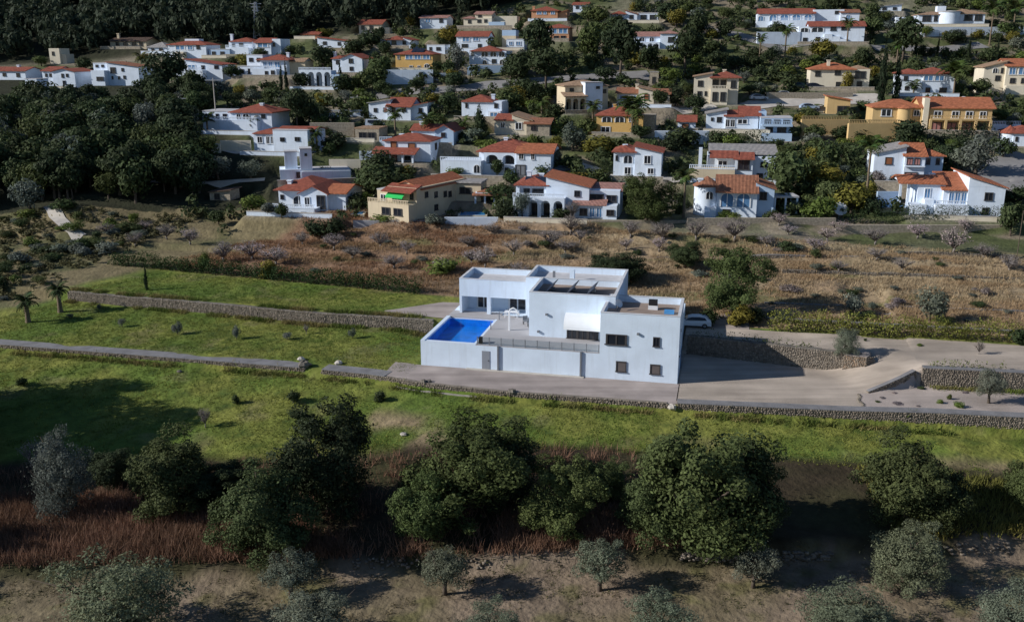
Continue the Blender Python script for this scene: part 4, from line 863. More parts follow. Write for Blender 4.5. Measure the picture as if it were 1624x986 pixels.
# boundary stones at the gravel garden's left edge, loose boulders
def boulder(label, x, y, r, m=M_STONE, group=None, seed=0):
    rs = random.Random(seed); b = MB(); n = 9; prof = []
    for j in range(5):
        t = math.pi * j / 4
        for i in range(n):
            q = 2 * math.pi * i / n; k = r * rs.uniform(.75, 1.15)
            b.v.append((k * math.sin(t) * math.cos(q), k * .8 * math.sin(t) * math.sin(q), k * .6 * math.cos(t)))
    for j in range(4):
        for i in range(n): i2 = (i + 1) % n; b.f.append((j*n + i, (j+1)*n + i, (j+1)*n + i2, j*n + i2))
    o = b.build('boulder', m); o.location = (x, y, float(tz(np.array(x), np.array(y))) + r * .3); return tag(o, label, 'rock', group)
for i, b in enumerate(np.arange(-3.1, .9, .42)):
    boulder('brown edging stone in the row between drive and gravel garden', *ab2w(49.3 + .15 * math.sin(i), b), .24, M_STONE, 'edging stones of the gravel garden', i)
for i, (lb, u, v, r) in enumerate([('pale boulder at the left end of the lawn wall gap', 478, 571, .5), ('pale pointed boulder right of the lawn wall gap', 537, 577, .5), ('grey slab boulder on the end of the wide wall', 483, 581, .9),
    ('dark boulder at the foot of the wall under the pool', 672, 607, .45), ('dark grey boulder beside the first one under the pool wall', 680, 606, .38), ('dark boulder at the kerb below the paved path', 812, 623, .55), ('pale boulder in the shrub gap below the house corner', 1066, 648, .6),
    ('grey boulder on the meadow left below the wall', 285, 590, .35), ('pale stone in the worn grass patch', 640, 690, .4)]):
    x, y, z = ground(u, v); boulder(lb, x, y, r, M_STONED if 'dark' in lb or 'grey' in lb else M_CONC, None, 40 + i)
def rubble(name, label, us, vs, n, r0, r1, m, seed):
    rs = np.random.default_rng(seed); V = []; Fs = []
    for i in range(n):
        u = rs.uniform(*us); v = rs.uniform(*vs); x, y, z = ground(u, v); r = rs.uniform(r0, r1); o = len(V)
        for dx, dy, dz in ((-1,-1,-1),(1,-1,-1),(1,1,-1),(-1,1,-1),(-1,-1,1),(1,-1,1),(1,1,1),(-1,1,1)):
            V.append((x + dx * r * rs.uniform(.6, 1.1), y + dy * r * rs.uniform(.6, 1.1), z + .05 + (dz * .6 + .3) * r * rs.uniform(.6, 1)))
        Fs += [(o,o+3,o+2,o+1),(o+4,o+5,o+6,o+7),(o,o+1,o+5,o+4),(o+1,o+2,o+6,o+5),(o+2,o+3,o+7,o+6),(o+3,o,o+4,o+7)]
    tag(link(name, npmesh(name, np.array(V), np.array(Fs), m)), label, 'stones', None, 'stuff')
rubble('rubble', 'pale rubble of a collapsed wall at the foot of the dark trees', (1080, 1320), (876, 890), 230, .08, .24, M_STV, 3)
rubble('rubble', 'scattered pale stones near the tree shade on the left', (560, 780), (886, 902), 90, .06, .18, M_STV, 4)
rubble('rubble', 'loose stones beside the dry grass on the right', (1480, 1600), (862, 880), 70, .06, .2, M_STV, 5)

# ------------------------------------------------------------------ the white villa
HZ = thing('modern_villa', 'large white flat-roofed modern villa with pool terrace in the middle', 'house', (OO[0], OO[1], 0), -TH)
def hb(name, m, *a, par=None): return MB().box(*a).build(name, m, par or HZ)
DK = 3.05
hb('podium_wall', WHITE, 0, .5, 0, 10.9, -1, DK + .1)
hb('podium_wall', WHITE, .502, 6.7, 0, .55, -1, DK + .02)
hb('podium_wall', WHITE, 6.702, 21.2, 0, 12.9, -1, DK - .1)
hb('podium_wall', WHITE, 0, 6.7, 10.9, 20, -1, DK - .1)
hb('podium_wall', WHITE, 6.7, 22, 12.9, 20, -1, DK - .102)
M_TILE = mat('pool_tile', (.004, .19, .68), .35, .2, .9, spec=.4)
pool = hb('pool', M_TILE, .502, 6.4, .552, 10.6, -.9, 2.05)
MB().box(.503, .53, .58, 10.5, 2.052, 2.9).box(6.37, 6.40, .58, 10.5, 2.052, 2.9).box(.53, 6.37, .553, .58, 2.052, 2.9).box(.53, 6.37, 10.5, 10.55, 2.052, 2.9).build('pool_side', M_TILE, pool)
mw = bpy.data.materials.new('pool_water'); mw.use_nodes = True; n_ = mw.node_tree.nodes; l_ = mw.node_tree.links
for q in list(n_):
    if q.type == 'BSDF_PRINCIPLED': n_.remove(q)
tr = n_.new('ShaderNodeBsdfTransparent'); tr.inputs[0].default_value = (.94, .98, 1, 1); gl = n_.new('ShaderNodeBsdfGlossy'); gl.inputs['Roughness'].default_value = .05
ms = n_.new('ShaderNodeMixShader')
nz = n_.new('ShaderNodeTexNoise'); nz.inputs['Scale'].default_value = 3; bp = n_.new('ShaderNodeBump'); bp.inputs['Strength'].default_value = .3
l_.new(nz.outputs[0], bp.inputs['Height']); l_.new(bp.outputs[0], gl.inputs['Normal'])
ms.inputs[0].default_value = .03; l_.new(tr.outputs[0], ms.inputs[1]); l_.new(gl.outputs[0], ms.inputs[2]); l_.new(ms.outputs[0], n_['Material Output'].inputs[0])
MB().poly([(.53, .58, 2.88), (6.37, .58, 2.88), (6.37, 10.5, 2.88), (.53, 10.5, 2.88)], [(0, 1, 2, 3)]).build('water', mw, pool)
hb('pool_side_wall', WHITE, 6.402, 6.7, .552, 10.9, -.8, DK)
M_DECK = mat('grey_deck_tile', (.40, .385, .39), .85, .07, .4, .1, 10)
MB().box(6.7, 21.19, .02, 12.9, DK - .098, DK).box(.02, 6.69, 10.92, 14, DK - .098, DK).build('deck', M_DECK, HZ)
hb('path_step', M_CONC, 5.6, 19.5, -.55, -.02, -.3, .14)
# right block
M_PCOP = mat('parapet_coping', (.60, .61, .63), .8, .12, .8)
def tray(name, a0, a1, b0, b1, z0, z1, fl, roof_m):
    t = .28; g = MB()
    g.box(a0, a1, b0, b0 + t, z0, z1).box(a0, a1, b1 - t, b1, z0, z1).box(a0, a0 + t, b0 + t, b1 - t, z0, z1).box(a1 - t, a1, b0 + t, b1 - t, z0, z1)
    o = g.build(name, WHITE, HZ); q = .03; zc = z1 + .003
    MB().box(a0 - q, a1 + q, b0 - q, b0 + t + q, zc, zc + .05).box(a0 - q, a1 + q, b1 - t - q, b1 + q, zc, zc + .05).box(a0 - q, a0 + t + q, b0 + t + q, b1 - t - q, zc, zc + .05).box(a1 - t - q, a1 + q, b0 + t + q, b1 - t - q, zc, zc + .05).build('coping', M_PCOP, o)
    hb('flat_roof', roof_m, a0 + t, a1 - t, b0 + t, b1 - t, fl - .3, fl)
    return o
M_RF = mat('tan_roof_gravel', (.29, .225, .185), .95, .15, .6)
tray('wall', 21.2, 30.0, 0, 8.3, -1, 7.8, 7.05, M_RF)
tray('wall', 12.05, 22.3, 4.8, 12.5, DK - .05, 8.45, 7.7, M_RF)
hb('wall', WHITE, 21.22, 29.9, 8.3, 16, -1, 5.2)
# back left block with a deep porch
tray('wall_upper', 1.1, 10.0, 13, 19.6, 5.3, 7.6, 6.9, mat('pale_roof', (.55, .54, .55), .9, .1))
tray('wall_upper', 10.002, 22.2, 12.51, 19.6, 5.3, 8.35, 7.6, mat('pale_roof', (.55, .54, .55)))
hb('wall', WHITE, 1.1, 1.4, 13, 19.6, DK - .1, 5.3); hb('wall', WHITE, 1.4, 22.2, 16.2, 19.6, DK - .1, 5.298)
hb('wall', WHITE, 10.002, 12.04, 12.52, 16.2, DK - .1, 5.298)
hb('column', WHITE, 4.76, 5.25, 13.01, 13.5, DK, 5.3)
hb('porch_ceiling', WHITE, 1.1, 10.0, 13.28, 16.2, 5.29, 5.5)
for a0, a1 in ((2.6, 4.5), (6.9, 9.4)): add_win(HZ, (a0 + a1) / 2, 16.17, 4.15, a1 - a0, 2.1, 'w', name='glass_door')
# terrace glass, windows, door, pipes, lamps
for a0, a1 in ((16.62, 17.9), (17.9, 19.15), (19.15, 20.42)): add_win(HZ, (a0 + a1) / 2, 4.78, 3.86, a1 - a0 - .02, 1.5, 'd', name='glass_door')
aw = [(4.79 - 1.7 * math.sin(k * math.pi / 16), 4.66 + 1.55 * math.cos(k * math.pi / 16)) for k in range(9)]
MB().prism(aw + [(p - .0, q - .06) for p, q in aw[::-1]], 'x', 16.5, 21.17).build('awning', mat('white_awning', (.82, .84, .86), .8, .03), HZ)
for a0, a1, z0, z1 in ((23.09, 24.26, 1.07, 2.25), (26.91, 28.07, 1.06, 2.16), (21.86, 24.23, 4.2, 5.37), (27.13, 27.87, 4.3, 5.35)):
    add_win(HZ, (a0 + a1) / 2, -.02, (z0 + z1) / 2, a1 - a0, z1 - z0, 's' if z1 < 3 else 'd')
M_SHG = mat('grey_brown_shutter', (.13, .11, .105), .7, .1)
_me['wps'].materials[0] = M_SHUT
for o in list(HZ.children):
    if o.name.startswith('window') and o.location.z < 3:
        for c in o.children: c.data = shared('wpsg', lambda: MB().box(-.42, .42, -.03, .015, -.5, .42).mesh('pane', M_SHG))
d = hb('door', mat('grey_door', (.26, .28, .32), .5, .05), 7.46, 8.4, -.05, -.002, .15, 2.34)
MB().box(8.2, 8.3, -.11, -.051, 1.15, 1.25).build('handle', M_BLACK, d)
for a in (9.4, 19.08): hb('downpipe', M_GREY, a - .09, a + .09, -.2, -.01, .05, DK + .05)
for a, b, z in ((25.45, 0, 5.61), (14.18, 4.8, 5.86), (13.2, 4.8, 3.69)): hb('wall_lamp', M_GREY, a - .13, a + .13, b - .25, b - .003, z - .12, z + .12)
hb('vent', M_GREY, 30.002, 30.06, 3, 3.4, 5.2, 5.5); hb('side_door', M_BGLASS, 30.002, 30.05, 5.2, 7.6, .05, 2.2)
hb('wall_light', M_GREY, 30.002, 30.1, 1.4, 1.6, 2.7, 2.9)
# terrace railing: posts and a thin glass pane between each pair
M_CLEAR = bpy.data.materials.new('railing_glass'); M_CLEAR.use_nodes = True; n_ = M_CLEAR.node_tree.nodes; l_ = M_CLEAR.node_tree.links
for q in list(n_):
    if q.type == 'BSDF_PRINCIPLED': n_.remove(q)
tr = n_.new('ShaderNodeBsdfTransparent'); tr.inputs[0].default_value = (.88, .92, .94, 1); gl = n_.new('ShaderNodeBsdfGlossy'); gl.inputs['Roughness'].default_value = .05
ms = n_.new('ShaderNodeMixShader'); ms.inputs[0].default_value = .08
l_.new(tr.outputs[0], ms.inputs[1]); l_.new(gl.outputs[0], ms.inputs[2]); l_.new(ms.outputs[0], n_['Material Output'].inputs[0])
pa = np.linspace(6.9, 21.1, 11)
for i, a in enumerate(pa):
    hb('railing_post', M_GREY, a - .05, a + .05, .05, .15, DK - .35, DK + .95)
    if i: hb('glass_panel', M_CLEAR, pa[i - 1] + .06, a - .06, .09, .105, DK + .08, DK + .92)
hb('planter', M_BLACK, 6.95, 7.35, .4, .9, DK + .002, DK + .75)
for b in (6.3, 10.7): hb('railing_post', M_GREY, 6.9, 7.0, b, b + .1, DK, DK + 1.0)
# things on the roofs
for a in (14.0, 16.6, 19.0):  # guessed panels, enlarged so they read as dark shadows on the roof
    r = thing('solar_panel', 'dark tilted solar panel on the middle roof, enlarged for shadow, %s of three' % {14.0: 'left', 16.6: 'middle', 19.0: 'right'}[a], 'solar panel', ab2w(a, 8.4) + (7.71,), -TH, 'solar panels on the flat roof')
    MB().poly([(-.5, -2., .2), (.5, -2., 1.15), (.5, 2., 1.15), (-.5, 2., .2), (-.46, -2., .14), (.55, -2., 1.1), (.55, 2., 1.1), (-.46, 2., .14)], [(0,1,2,3),(7,6,5,4),(0,4,5,1),(1,5,6,2),(2,6,7,3),(3,7,4,0)]).build('panel', MATS['solar'], r)
    MB().box(-.1, .3, -1.3, -.9, 0, .3).build('foot', M_CONC, r); MB().box(-.1, .3, .9, 1.3, 0, .3).build('foot', M_CONC, r)
r = thing('air_conditioner', 'black and white air conditioner on the right roof', 'air conditioner', ab2w(26.6, 5.4) + (7.052,), -TH)
MB().box(-.55, .55, -.3, .3, 0, .5).build('base', M_FRAME, r); MB().box(-.5, .5, -.28, .28, .5, 1.15).build('casing', M_BLACK, r)
r = thing('satellite_dish', 'white satellite dish on the right roof beside the blue wall', 'satellite dish', ab2w(22.6, 4.2) + (7.052,), R(40))
MB().tube([(0, 0, 0), (0, 0, .6)], .05).build('mast', M_GREY, r)
q = MB().lathe([(0.01, 0), (.25, .04), (.42, .12), (.5, .2)], 18).build('dish', M_FRAME, r, True); q.location = (0, -.1, .75); q.rotation_euler = (R(60), 0, 0)
tag(hb('tarp', mat('blue_tarp', (.08, .30, .62), .6, .1), 0, 1.1, 0, .8, 0, .35), 'small bright blue box on the right roof', 'box')
bpy.data.objects['tarp'].parent = None; bpy.data.objects['tarp'].name = 'blue_box'; bpy.data.objects['blue_box'].location = ab2w(28.0, 3.6) + (7.052,); bpy.data.objects['blue_box'].rotation_euler = (0, 0, -TH)
hb('chimney', WHITE, 15.2, 15.8, 15, 15.6, 7.6, 9.0); hb('roof_vent', M_GREY, 13.0, 13.3, 15, 15.3, 7.6, 8.7)
# outdoor shower arch and lounger on the deck
r = thing('garden_shower', 'white post with curved top standing on the pool deck', 'shower', ab2w(9.2, 6.5) + (DK,), -TH)
MB().box(-.11, .11, -.11, .11, 0, 2.3).build('post', M_FRAME, r)
MB().tube([(.0, 0, 2.2), (.15, 0, 2.65), (.55, 0, 2.85), (.95, 0, 2.6), (1.35, 0, 2.0)], .1, 8).build('arm', M_FRAME, r)
r = thing('deck_table', 'small white table on the pool deck by the porch', 'table', ab2w(8.2, 12.3) + (DK,), -TH)
MB().box(-.9, .9, -.45, .45, .7, .76).build('table_top', M_FRAME, r)
for sx in (-.8, .8):
    for sy in (-.35, .35): MB().box(sx - .04, sx + .04, sy - .04, sy + .04, 0, .7).build('leg', M_FRAME, r)
for i, (a, lb) in enumerate(((10.6, 'grey deck chair nearest the white block on the pool deck'), (11.4, 'grey deck chair against the white block wall'))):
    r = thing('deck_chair', lb, 'chair', ab2w(a, 9.6 - i) + (DK,), -TH + .4, 'deck chairs')
    MB().box(-.3, .3, -.3, .3, .38, .46).build('seat', M_GREY, r); MB().box(-.3, .3, .25, .33, .46, 1.0).build('backrest', M_GREY, r)
    for sx in (-.26, .26):
        for sy in (-.26, .26): MB().box(sx - .03, sx + .03, sy - .03, sy + .03, 0, .38).build('leg', M_BLACK, r)
# ------------------------------------------------------------------ cars
def car(label, x, y, z, rz, col, L=4.4, van=False):
    r = thing('parked_car', label, 'van' if van else 'car', (x, y, z), rz, 'parked vehicles'); m = mat('car_paint_%d' % (len(MATS)), col, .25, .02, spec=.6); h = L / 2
    if van: body = [(-h, .35), (h, .35), (h, 1.0), (h - .5, 1.15), (h - 1.1, 1.95), (-h + .1, 2.0), (-h, 1.7)]; cab = [(h - 1.0, 1.2), (h - 1.2, 1.8), (-h + .6, 1.82), (-h + .6, 1.2)]
    else: body = [(-h, .35), (h, .35), (h + .03, .6), (h - .1, .8), (h - .9, .97), (h - 1.25, 1.05), (h - 1.7, 1.32), (h - 2.2, 1.48), (-h + 1.5, 1.52), (-h + .7, 1.42), (-h + .25, 1.12), (-h + .02, .95), (-h - .03, .6)]; cab = [(h - 1.35, 1.03), (h - 1.75, 1.3), (h - 2.2, 1.42), (-h + 1.5, 1.45), (-h + .8, 1.36), (-h + .55, 1.05)]
    tp = lambda v: (v[0], v[1] * (1 - .28 * max(0, v[2] - .95) / .55), v[2])       # the cabin narrows towards the roof
    def side(q, *p):
        b = MB().prism(*p); b.v = [tp(v) for v in b.v]; return b.build(*q)
    side(('body', m, r), body, 'y', -.86, .86)
    for s_ in (-1, 1): side(('side_window', M_GLASS, r), cab, 'y', s_ * .862, s_ * .878)
    MB().poly([(h - 1.27, -.72, 1.07), (h - 1.27, .72, 1.07), (h - 1.7, .62, 1.335), (h - 1.7, -.62, 1.335)] if not van else [(h - .58, -.75, 1.25), (h - .58, .75, 1.25), (h - 1.05, .7, 1.9), (h - 1.05, -.7, 1.9)], [(0, 1, 2, 3)]).build('windscreen', M_GLASS, r).location.x = .03
    for sx in (-h + .8, h - .8):
        for s_ in (-1, 1):
            wl = MB().tube([(sx, s_ * .72, .33), (sx, s_ * .9, .33)], .33, 14).build('wheel', M_BLACK, r); MB().tube([(sx, s_ * .88, .33), (sx, s_ * .91, .33)], .19, 10).build('rim', M_GREY, wl)
    for s_ in (-1, 1): MB().box(h - .06, h + .02, s_ * .62 - .16, s_ * .62 + .16, .62, .78).build('headlight', M_FRAME, r)
    return r
xx, yy = ab2w(30.9, 15.9); car('white car parked behind the right corner of the white villa', xx, yy, float(tz(np.array(xx), np.array(yy))) + .05, R(170), (.75, .76, .78), 4.6)
for lb, u, v, rz, c, van in (('pale grey van parked above the open stone garage', 595, 204, 0, (.5, .55, .62), True), ('light blue car parked by the ochre garage', 1283, 175, 0, (.35, .45, .6), False), ('dark car right of the light blue car', 1303, 175, 0, (.03, .035, .05), False),
    ('dark car below the cream villa with a yellow tree', 1292, 141, 0, (.03, .03, .04), False), ('grey car on the parking left of the dark car', 1238, 155, 180, (.4, .42, .45), False), ('silver car on the terrace right of the square cream villa', 1203, 160, 0, (.5, .52, .55), False), ('dark car in the big villa drive', 893, 272, 0, (.04, .05, .07), False),
    ('dark green car by the parking hedge', 1262, 141, 180, (.03, .07, .05), False)):
    x, y, z = ground(u, v); car(lb, x, y, float(tz(np.array(x), np.array(y))) + .15, R(rz), c, 4.4, van)
# pools of the near villas
def gpool(label, u, v, wm, dm, m=M_TILE):
    x, y, z = ground(u, v); r = thing('garden_pool', label, 'pool', (x, y, z + .25), 0, 'garden pools')
    MB().box(-wm/2 - .4, wm/2 + .4, -dm/2 - .4, dm/2 + .4, -1.5, .05).build('surround', WALLC['pale'], r); MB().box(-wm/2, wm/2, -dm/2, dm/2, .052, .09).build('water', mat('pool_blue', (.03, .25, .55), .08, .1, spec=.6), r)
gpool('blue garden pool left of the red gazebo', 750, 341, 4.5, 4)
gpool('dark blue pool below the cream villa with the green awning', 557, 340, 4.5, 3)
gpool('pool behind the clipped hedge of the stepped villa', 1425, 329, 8, 4)
# big white dish, distant pylon, poles
def dish(label, u, v, r0):
    x, y, z = ground(u, v); S = scale_at(x, y, z); r0 = r0 / S; r = thing('satellite_dish', label, 'satellite dish', (x, y, float(tz(np.array(x), np.array(y)))), R(25), 'large satellite dishes')
    MB().tube([(0, 0, -.5), (0, .1, r0 * 1.3)], .12).build('mast', M_GREY, r)
    prof = [(max(.01, r0 * k), r0 * .28 * k * k) for k in (0, .3, .55, .8, 1)]
    q = MB().lathe(prof + [(r0 * .99, r0 * .30), (r0 * .6, r0 * .14), (.01, r0 * .04)], 24).build('dish', M_FRAME, r, True); q.location = (0, -.1, r0 * 1.3); q.rotation_euler = (R(62), 0, R(-25))
    MB().tube([(0, -.1, r0 * 1.3), (-r0 * .3, -r0 * .9, r0 * 1.75)], .04).build('feed_arm', M_GREY, r)
dish('big white satellite dish at the end of the clipped hedge', 1330, 346, 11)
dish('white satellite dish on the roof end of the long ochre villa', 1526, 172, 8)
M_PYL = mat('galvanised_steel', (.48, .50, .53), .5, .1)
def pole(label, u, v, vt, arms=0, name='utility_pole', rr=.14):
    x, y, z = ground(u, v); S = scale_at(x, y, z); h = (v - vt) / S; r = thing(name, label, 'pole', (x, y, z - .3), 0, 'utility poles')
    if name == 'electricity_pylon':
        for sx in (-1, 1):
            for sy in (-1, 1): MB().tube([(sx * 1.1, sy * 1.1, 0), (sx * .25, sy * .25, h)], .16, 4).build('leg', M_PYL, r)
        b = MB(); n = 14
        for i in range(n):
            k0, k1 = i / n, (i + 1) / n; w0, w1 = 1.1 - .85 * k0, 1.1 - .85 * k1; s_ = 1 if i % 2 else -1
            b.tube([(-w0 * s_, -w0, k0 * h), (w1 * s_, -w1, k1 * h)], .06, 4).tube([(-w0, -w0 * s_, k0 * h), (-w1, w1 * s_, k1 * h)], .06, 4)
        b.build('lattice', M_PYL, r)
    else: MB().tube([(0, 0, 0), (0, 0, h)], [rr, rr * .7], 8).build('shaft', M_CONC if rr > .1 else M_WOOD, r)
    for i in range(arms): MB().box(-1.8 + .3 * i, 1.8 - .3 * i, -.08, .08, h - .6 - 1.0 * i, h - .42 - 1.0 * i).build('crossarm', M_PYL, r)
pole('tall lattice electricity pylon against the dark forest', 409, 62, 5, 3, 'electricity_pylon')
pole('thin pole left of the electricity pylon', 384, 62, 34)
pole('pale utility pole in front of the white house above the silver olives', 344, 204, 124, 1)
pole('utility pole between the dark cone pine and stepped house', 568, 180, 150, 1)
pole('thin pole at the right edge of the almond field', 1612, 412, 330, 0, rr=.07)
pole('slim pole in the wood left of the villas', 287, 195, 152, 1)
for i, h in enumerate(HOUSES):
    build_house(h)
    if h.get('ter'):           # a low wall along the front of the garden terrace
        c_, s_ = math.cos(h['yaw']), math.sin(h['yaw']); x0, x1, y0, _ = h['ext']; yf = y0 - .8 - h['ter']; stn = i % 3 == 1
        r = thing('terrace_parapet', 'low %s wall along the terrace of %s' % ('stone' if stn else 'white', h['short']), 'wall', (h['x'] - s_ * yf, h['y'] + c_ * yf, h['z']), h['yaw'], 'terrace walls of the villas')
        m = WALLC['stone'] if stn else WALLC['white' if i % 2 else 'pale']
        MB().box(x0 - .6, x1 + .6, -.15, .15, -2.5, .75).build('wall', m, r); MB().box(x0 - .66, x1 + .66, -.2, .2, .752, .85).build('coping', M_CONC, r)

# ------------------------------------------------------------------ foliage library (unit trees: height 1, crown width 1)
def leaves(blobs, n, leaf, seed, jit=.75, asp=.55):
    rs = np.random.default_rng(seed); B = np.array(blobs, float)
    wgt = B[:, 3] ** 2; idx = rs.choice(len(B), n, p=wgt / wgt.sum())
    d = rs.normal(size=(n, 3)); d /= np.linalg.norm(d, axis=1)[:, None]
    rad = .62 + .5 * rs.random(n) ** .6 + (rs.random(n) < .16) * rs.random(n) * .45
    P = B[idx, :3] + d * rad[:, None] * np.stack([B[idx, 3], B[idx, 3], B[idx, 4]], 1)
    cen = B[:, :3].mean(0); out = P - cen; out /= np.linalg.norm(out, axis=1)[:, None] + 1e-6
    nr = d * .6 + out * .5 + rs.normal(size=(n, 3)) * jit * .6 + np.array([0, 0, .2]); nr /= np.linalg.norm(nr, axis=1)[:, None]
    t = np.cross(nr, rs.normal(size=(n, 3))); t /= np.linalg.norm(t, axis=1)[:, None] + 1e-9; s = np.cross(nr, t)
    L = leaf * (.6 + .8 * rs.random(n))[:, None]
    V = np.stack([P - t * L / 2, P + s * L * asp / 2, P + t * L / 2, P - s * L * asp / 2], 1).reshape(-1, 3)
    return V, np.arange(4 * n).reshape(n, 4)
def blobs_in(k, cz, rx, rz, r0, r1, seed, flat=1.):
    rs = np.random.default_rng(seed); out = []
    for i in range(k):
        d = rs.normal(size=3); d /= np.linalg.norm(d); q = rs.uniform(.45, 1) ** .5; r = rs.uniform(r0, r1)
        out.append((d[0] * q * (rx - r * .8), d[1] * q * (rx - r * .8), cz + d[2] * q * (rz - r * flat * .8), r, r * flat))
    out.append((0, 0, cz, rx * .55, rz * .5)); return out
def limbs(seed, base, top, blobs, r=.035, nl=6, sub=0):
    rs = random.Random(seed); b = MB()
    b.tube([(0, 0, -.06), (rs.uniform(-.01, .01), rs.uniform(-.01, .01), base * .5), (rs.uniform(-.03, .03), rs.uniform(-.03, .03), base)], [r * 1.3, r, r * .85], 7)
    pk = rs.sample(blobs[:-1], min(nl, len(blobs) - 1))
    for p in pk:
        m = (p[0] * .45 + rs.uniform(-.05, .05), p[1] * .45 + rs.uniform(-.05, .05), base + (p[2] - base) * .55)
        b.tube([(0, 0, base * .92), m, (p[0], p[1], p[2])], [r * .6, r * .4, r * .12], 5)
        for j in range(sub):
            e = (p[0] + rs.uniform(-.14, .14), p[1] + rs.uniform(-.14, .14), p[2] + rs.uniform(-.03, .15))
            b.tube([m, ((m[0] + e[0]) / 2 + rs.uniform(-.04, .04), (m[1] + e[1]) / 2 + rs.uniform(-.04, .04), (m[2] + e[2]) / 2), e], [r * .3, r * .2, r * .06], 4)
    return b
LIB = {}
def lib(kind, i, blobs, n, leaf, base, r, nl=6, jit=.75, sub=0, asp=.55):
    V, Fq = leaves(blobs, n, leaf, hash((kind, i)) % 1000 if False else sum(map(ord, kind)) + 31 * i, jit, asp)
    LIB[kind, i] = (npmesh(kind + '_crown', V, Fq, M_LEAF), limbs(sum(map(ord, kind)) + i, base, 1, blobs, r, nl, sub).mesh(kind + '_trunk', M_ALB if kind == 'almond' else M_WOOD, True))
def lobed(seed, nl=6, ns=14, cz=.50):
    rs = random.Random(seed); out = []
    for k in range(nl):
        t = 2 * math.pi * (k + rs.uniform(-.3, .3)) / nl; q = rs.uniform(.16, .33); z = cz + rs.uniform(-.25, .28); R0 = rs.uniform(.18, .26)
        if k == 0: q *= .3; z = cz + .26
        for j in range(ns):
            d = Vector((rs.gauss(0, 1), rs.gauss(0, 1), rs.gauss(0, 1))).normalized() * R0 * rs.uniform(.55, 1.05); r = rs.uniform(.045, .1)
            out.append((q * math.cos(t) + d.x, q * math.sin(t) + d.y, max(z + d.z, .1), r, r * .85))
    for j in range(8): out.append((rs.uniform(-.3, .3), rs.uniform(-.3, .3), rs.uniform(.1, .3), .1, .1))
    out.append((0, 0, cz * .9, .32, .3)); return out
for i in range(5): lib('carob', i, lobed(100 + i, 6 + i % 2), 30000, .026, .2, .03, 9, .9)
for i in range(4): lib('olive', i, [(b[0], b[1], .3 + b[2] * .7, b[3], b[4]) for b in lobed(120 + i, 5, 8)], 8500, .04, .30, .035, 9, .95, 2, .32)
for i in range(3): lib('fullolive', i, lobed(130 + i, 7, 9), 19000, .028, .2, .03, 8, .95, 1, .35)
for i in range(3): lib('round', i, blobs_in(16, .55, .5, .44, .15, .24, 140 + i), 1300, .11, .2, .035, 4)
for i in range(3): lib('silver', i, blobs_in(16, .55, .5, .44, .14, .22, 150 + i), 1400, .095, .2, .035, 4, .95, 0, .4)
for i in range(3): lib('pine', i, [b for b in blobs_in(20, .64, .5, .36, .13, .22, 160 + i, .6)], 1500, .09, .42, .028, 7)
for i in range(3): lib('bush', i, blobs_in(14, .45, .5, .5, .16, .26, 170 + i), 1000, .12, .1, .03, 3)
def cone_blobs(seed, p):
    rs = random.Random(seed); out = []
    for k in range(16):
        z = .05 + .9 * k / 15; w_ = p * (1 - max(0, z - .25) / .75) ** .7 * (1 if z > .2 else .8)
        for j in range(2): t = rs.uniform(0, 6.3); out.append((math.cos(t) * w_ * .35, math.sin(t) * w_ * .35, z, max(.06, w_ * .6), .055))
    out.append((0, 0, .4, .2, .3)); return out
for i in range(2): lib('cypress', i, cone_blobs(180 + i, .46), 1300, .09, .06, .03, 3)
for i in range(2): lib('cone', i, cone_blobs(190 + i, .5), 1500, .1, .06, .03, 3)
for i in range(4): lib('almond', i, blobs_in(22, .62, .5, .36, .08, .14, 200 + i), 430, .036, .2, .032, 20, 1., 6, .8)
# combined single-mesh trees for woods that are too far or dark to show parts
def joined(kind, i, m):
    c, t = LIB[kind, i]; nv = len(c.vertices); V = np.empty(nv * 3, np.float32); c.vertices.foreach_get('co', V)
    b = MB(); b.v = [tuple(v.co) for v in t.vertices]; b.f = [tuple(p.vertices) for p in t.polygons]
    me = bpy.data.meshes.new(kind); fv = np.arange(nv).reshape(-1, 4)
    me.from_pydata(np.vstack([V.reshape(-1, 3), np.array(b.v)]).tolist(), [], fv.tolist() + [tuple(nv + k for k in f) for f in b.f]); me.update()
    me.materials.append(M_LEAF); me.materials.append(M_WOOD)
    mi = np.zeros(len(me.polygons), np.int32); mi[len(fv):] = 1; me.polygons.foreach_set('material_index', mi); return me
JOIN = {(k, i): joined(k, i, None) for k in ('round', 'silver', 'pine', 'bush', 'cypress') for i in range(2)}
COLS = {'carob': (.074, .094, .034), 'olive': (.155, .17, .12), 'fullolive': (.14, .16, .105), 'round': (.056, .078, .030), 'silver': (.13, .15, .12), 'pine': (.044, .062, .028),
    'bush': (.06, .08, .03), 'cypress': (.022, .036, .017), 'cone': (.025, .040, .018), 'almond': (.42, .33, .33), 'yellow': (.17, .15, .03), 'lime': (.115, .15, .035), 'dark': (.040, .056, .025), 'pink': (.45, .36, .37), 'grey': (.25, .215, .205), 'mid': (.085, .11, .04)}
REG = []      # (object, words, u, v, category, group) for labelling
_cnt = {}
def nxt(k, n): _cnt[k] = _cnt.get(k, -1) + 1; return _cnt[k] % n
def nvar(kind): return len([1 for k in LIB if k[0] == kind])
def ztrue(x, y): return float(tz(np.array(x), np.array(y)))
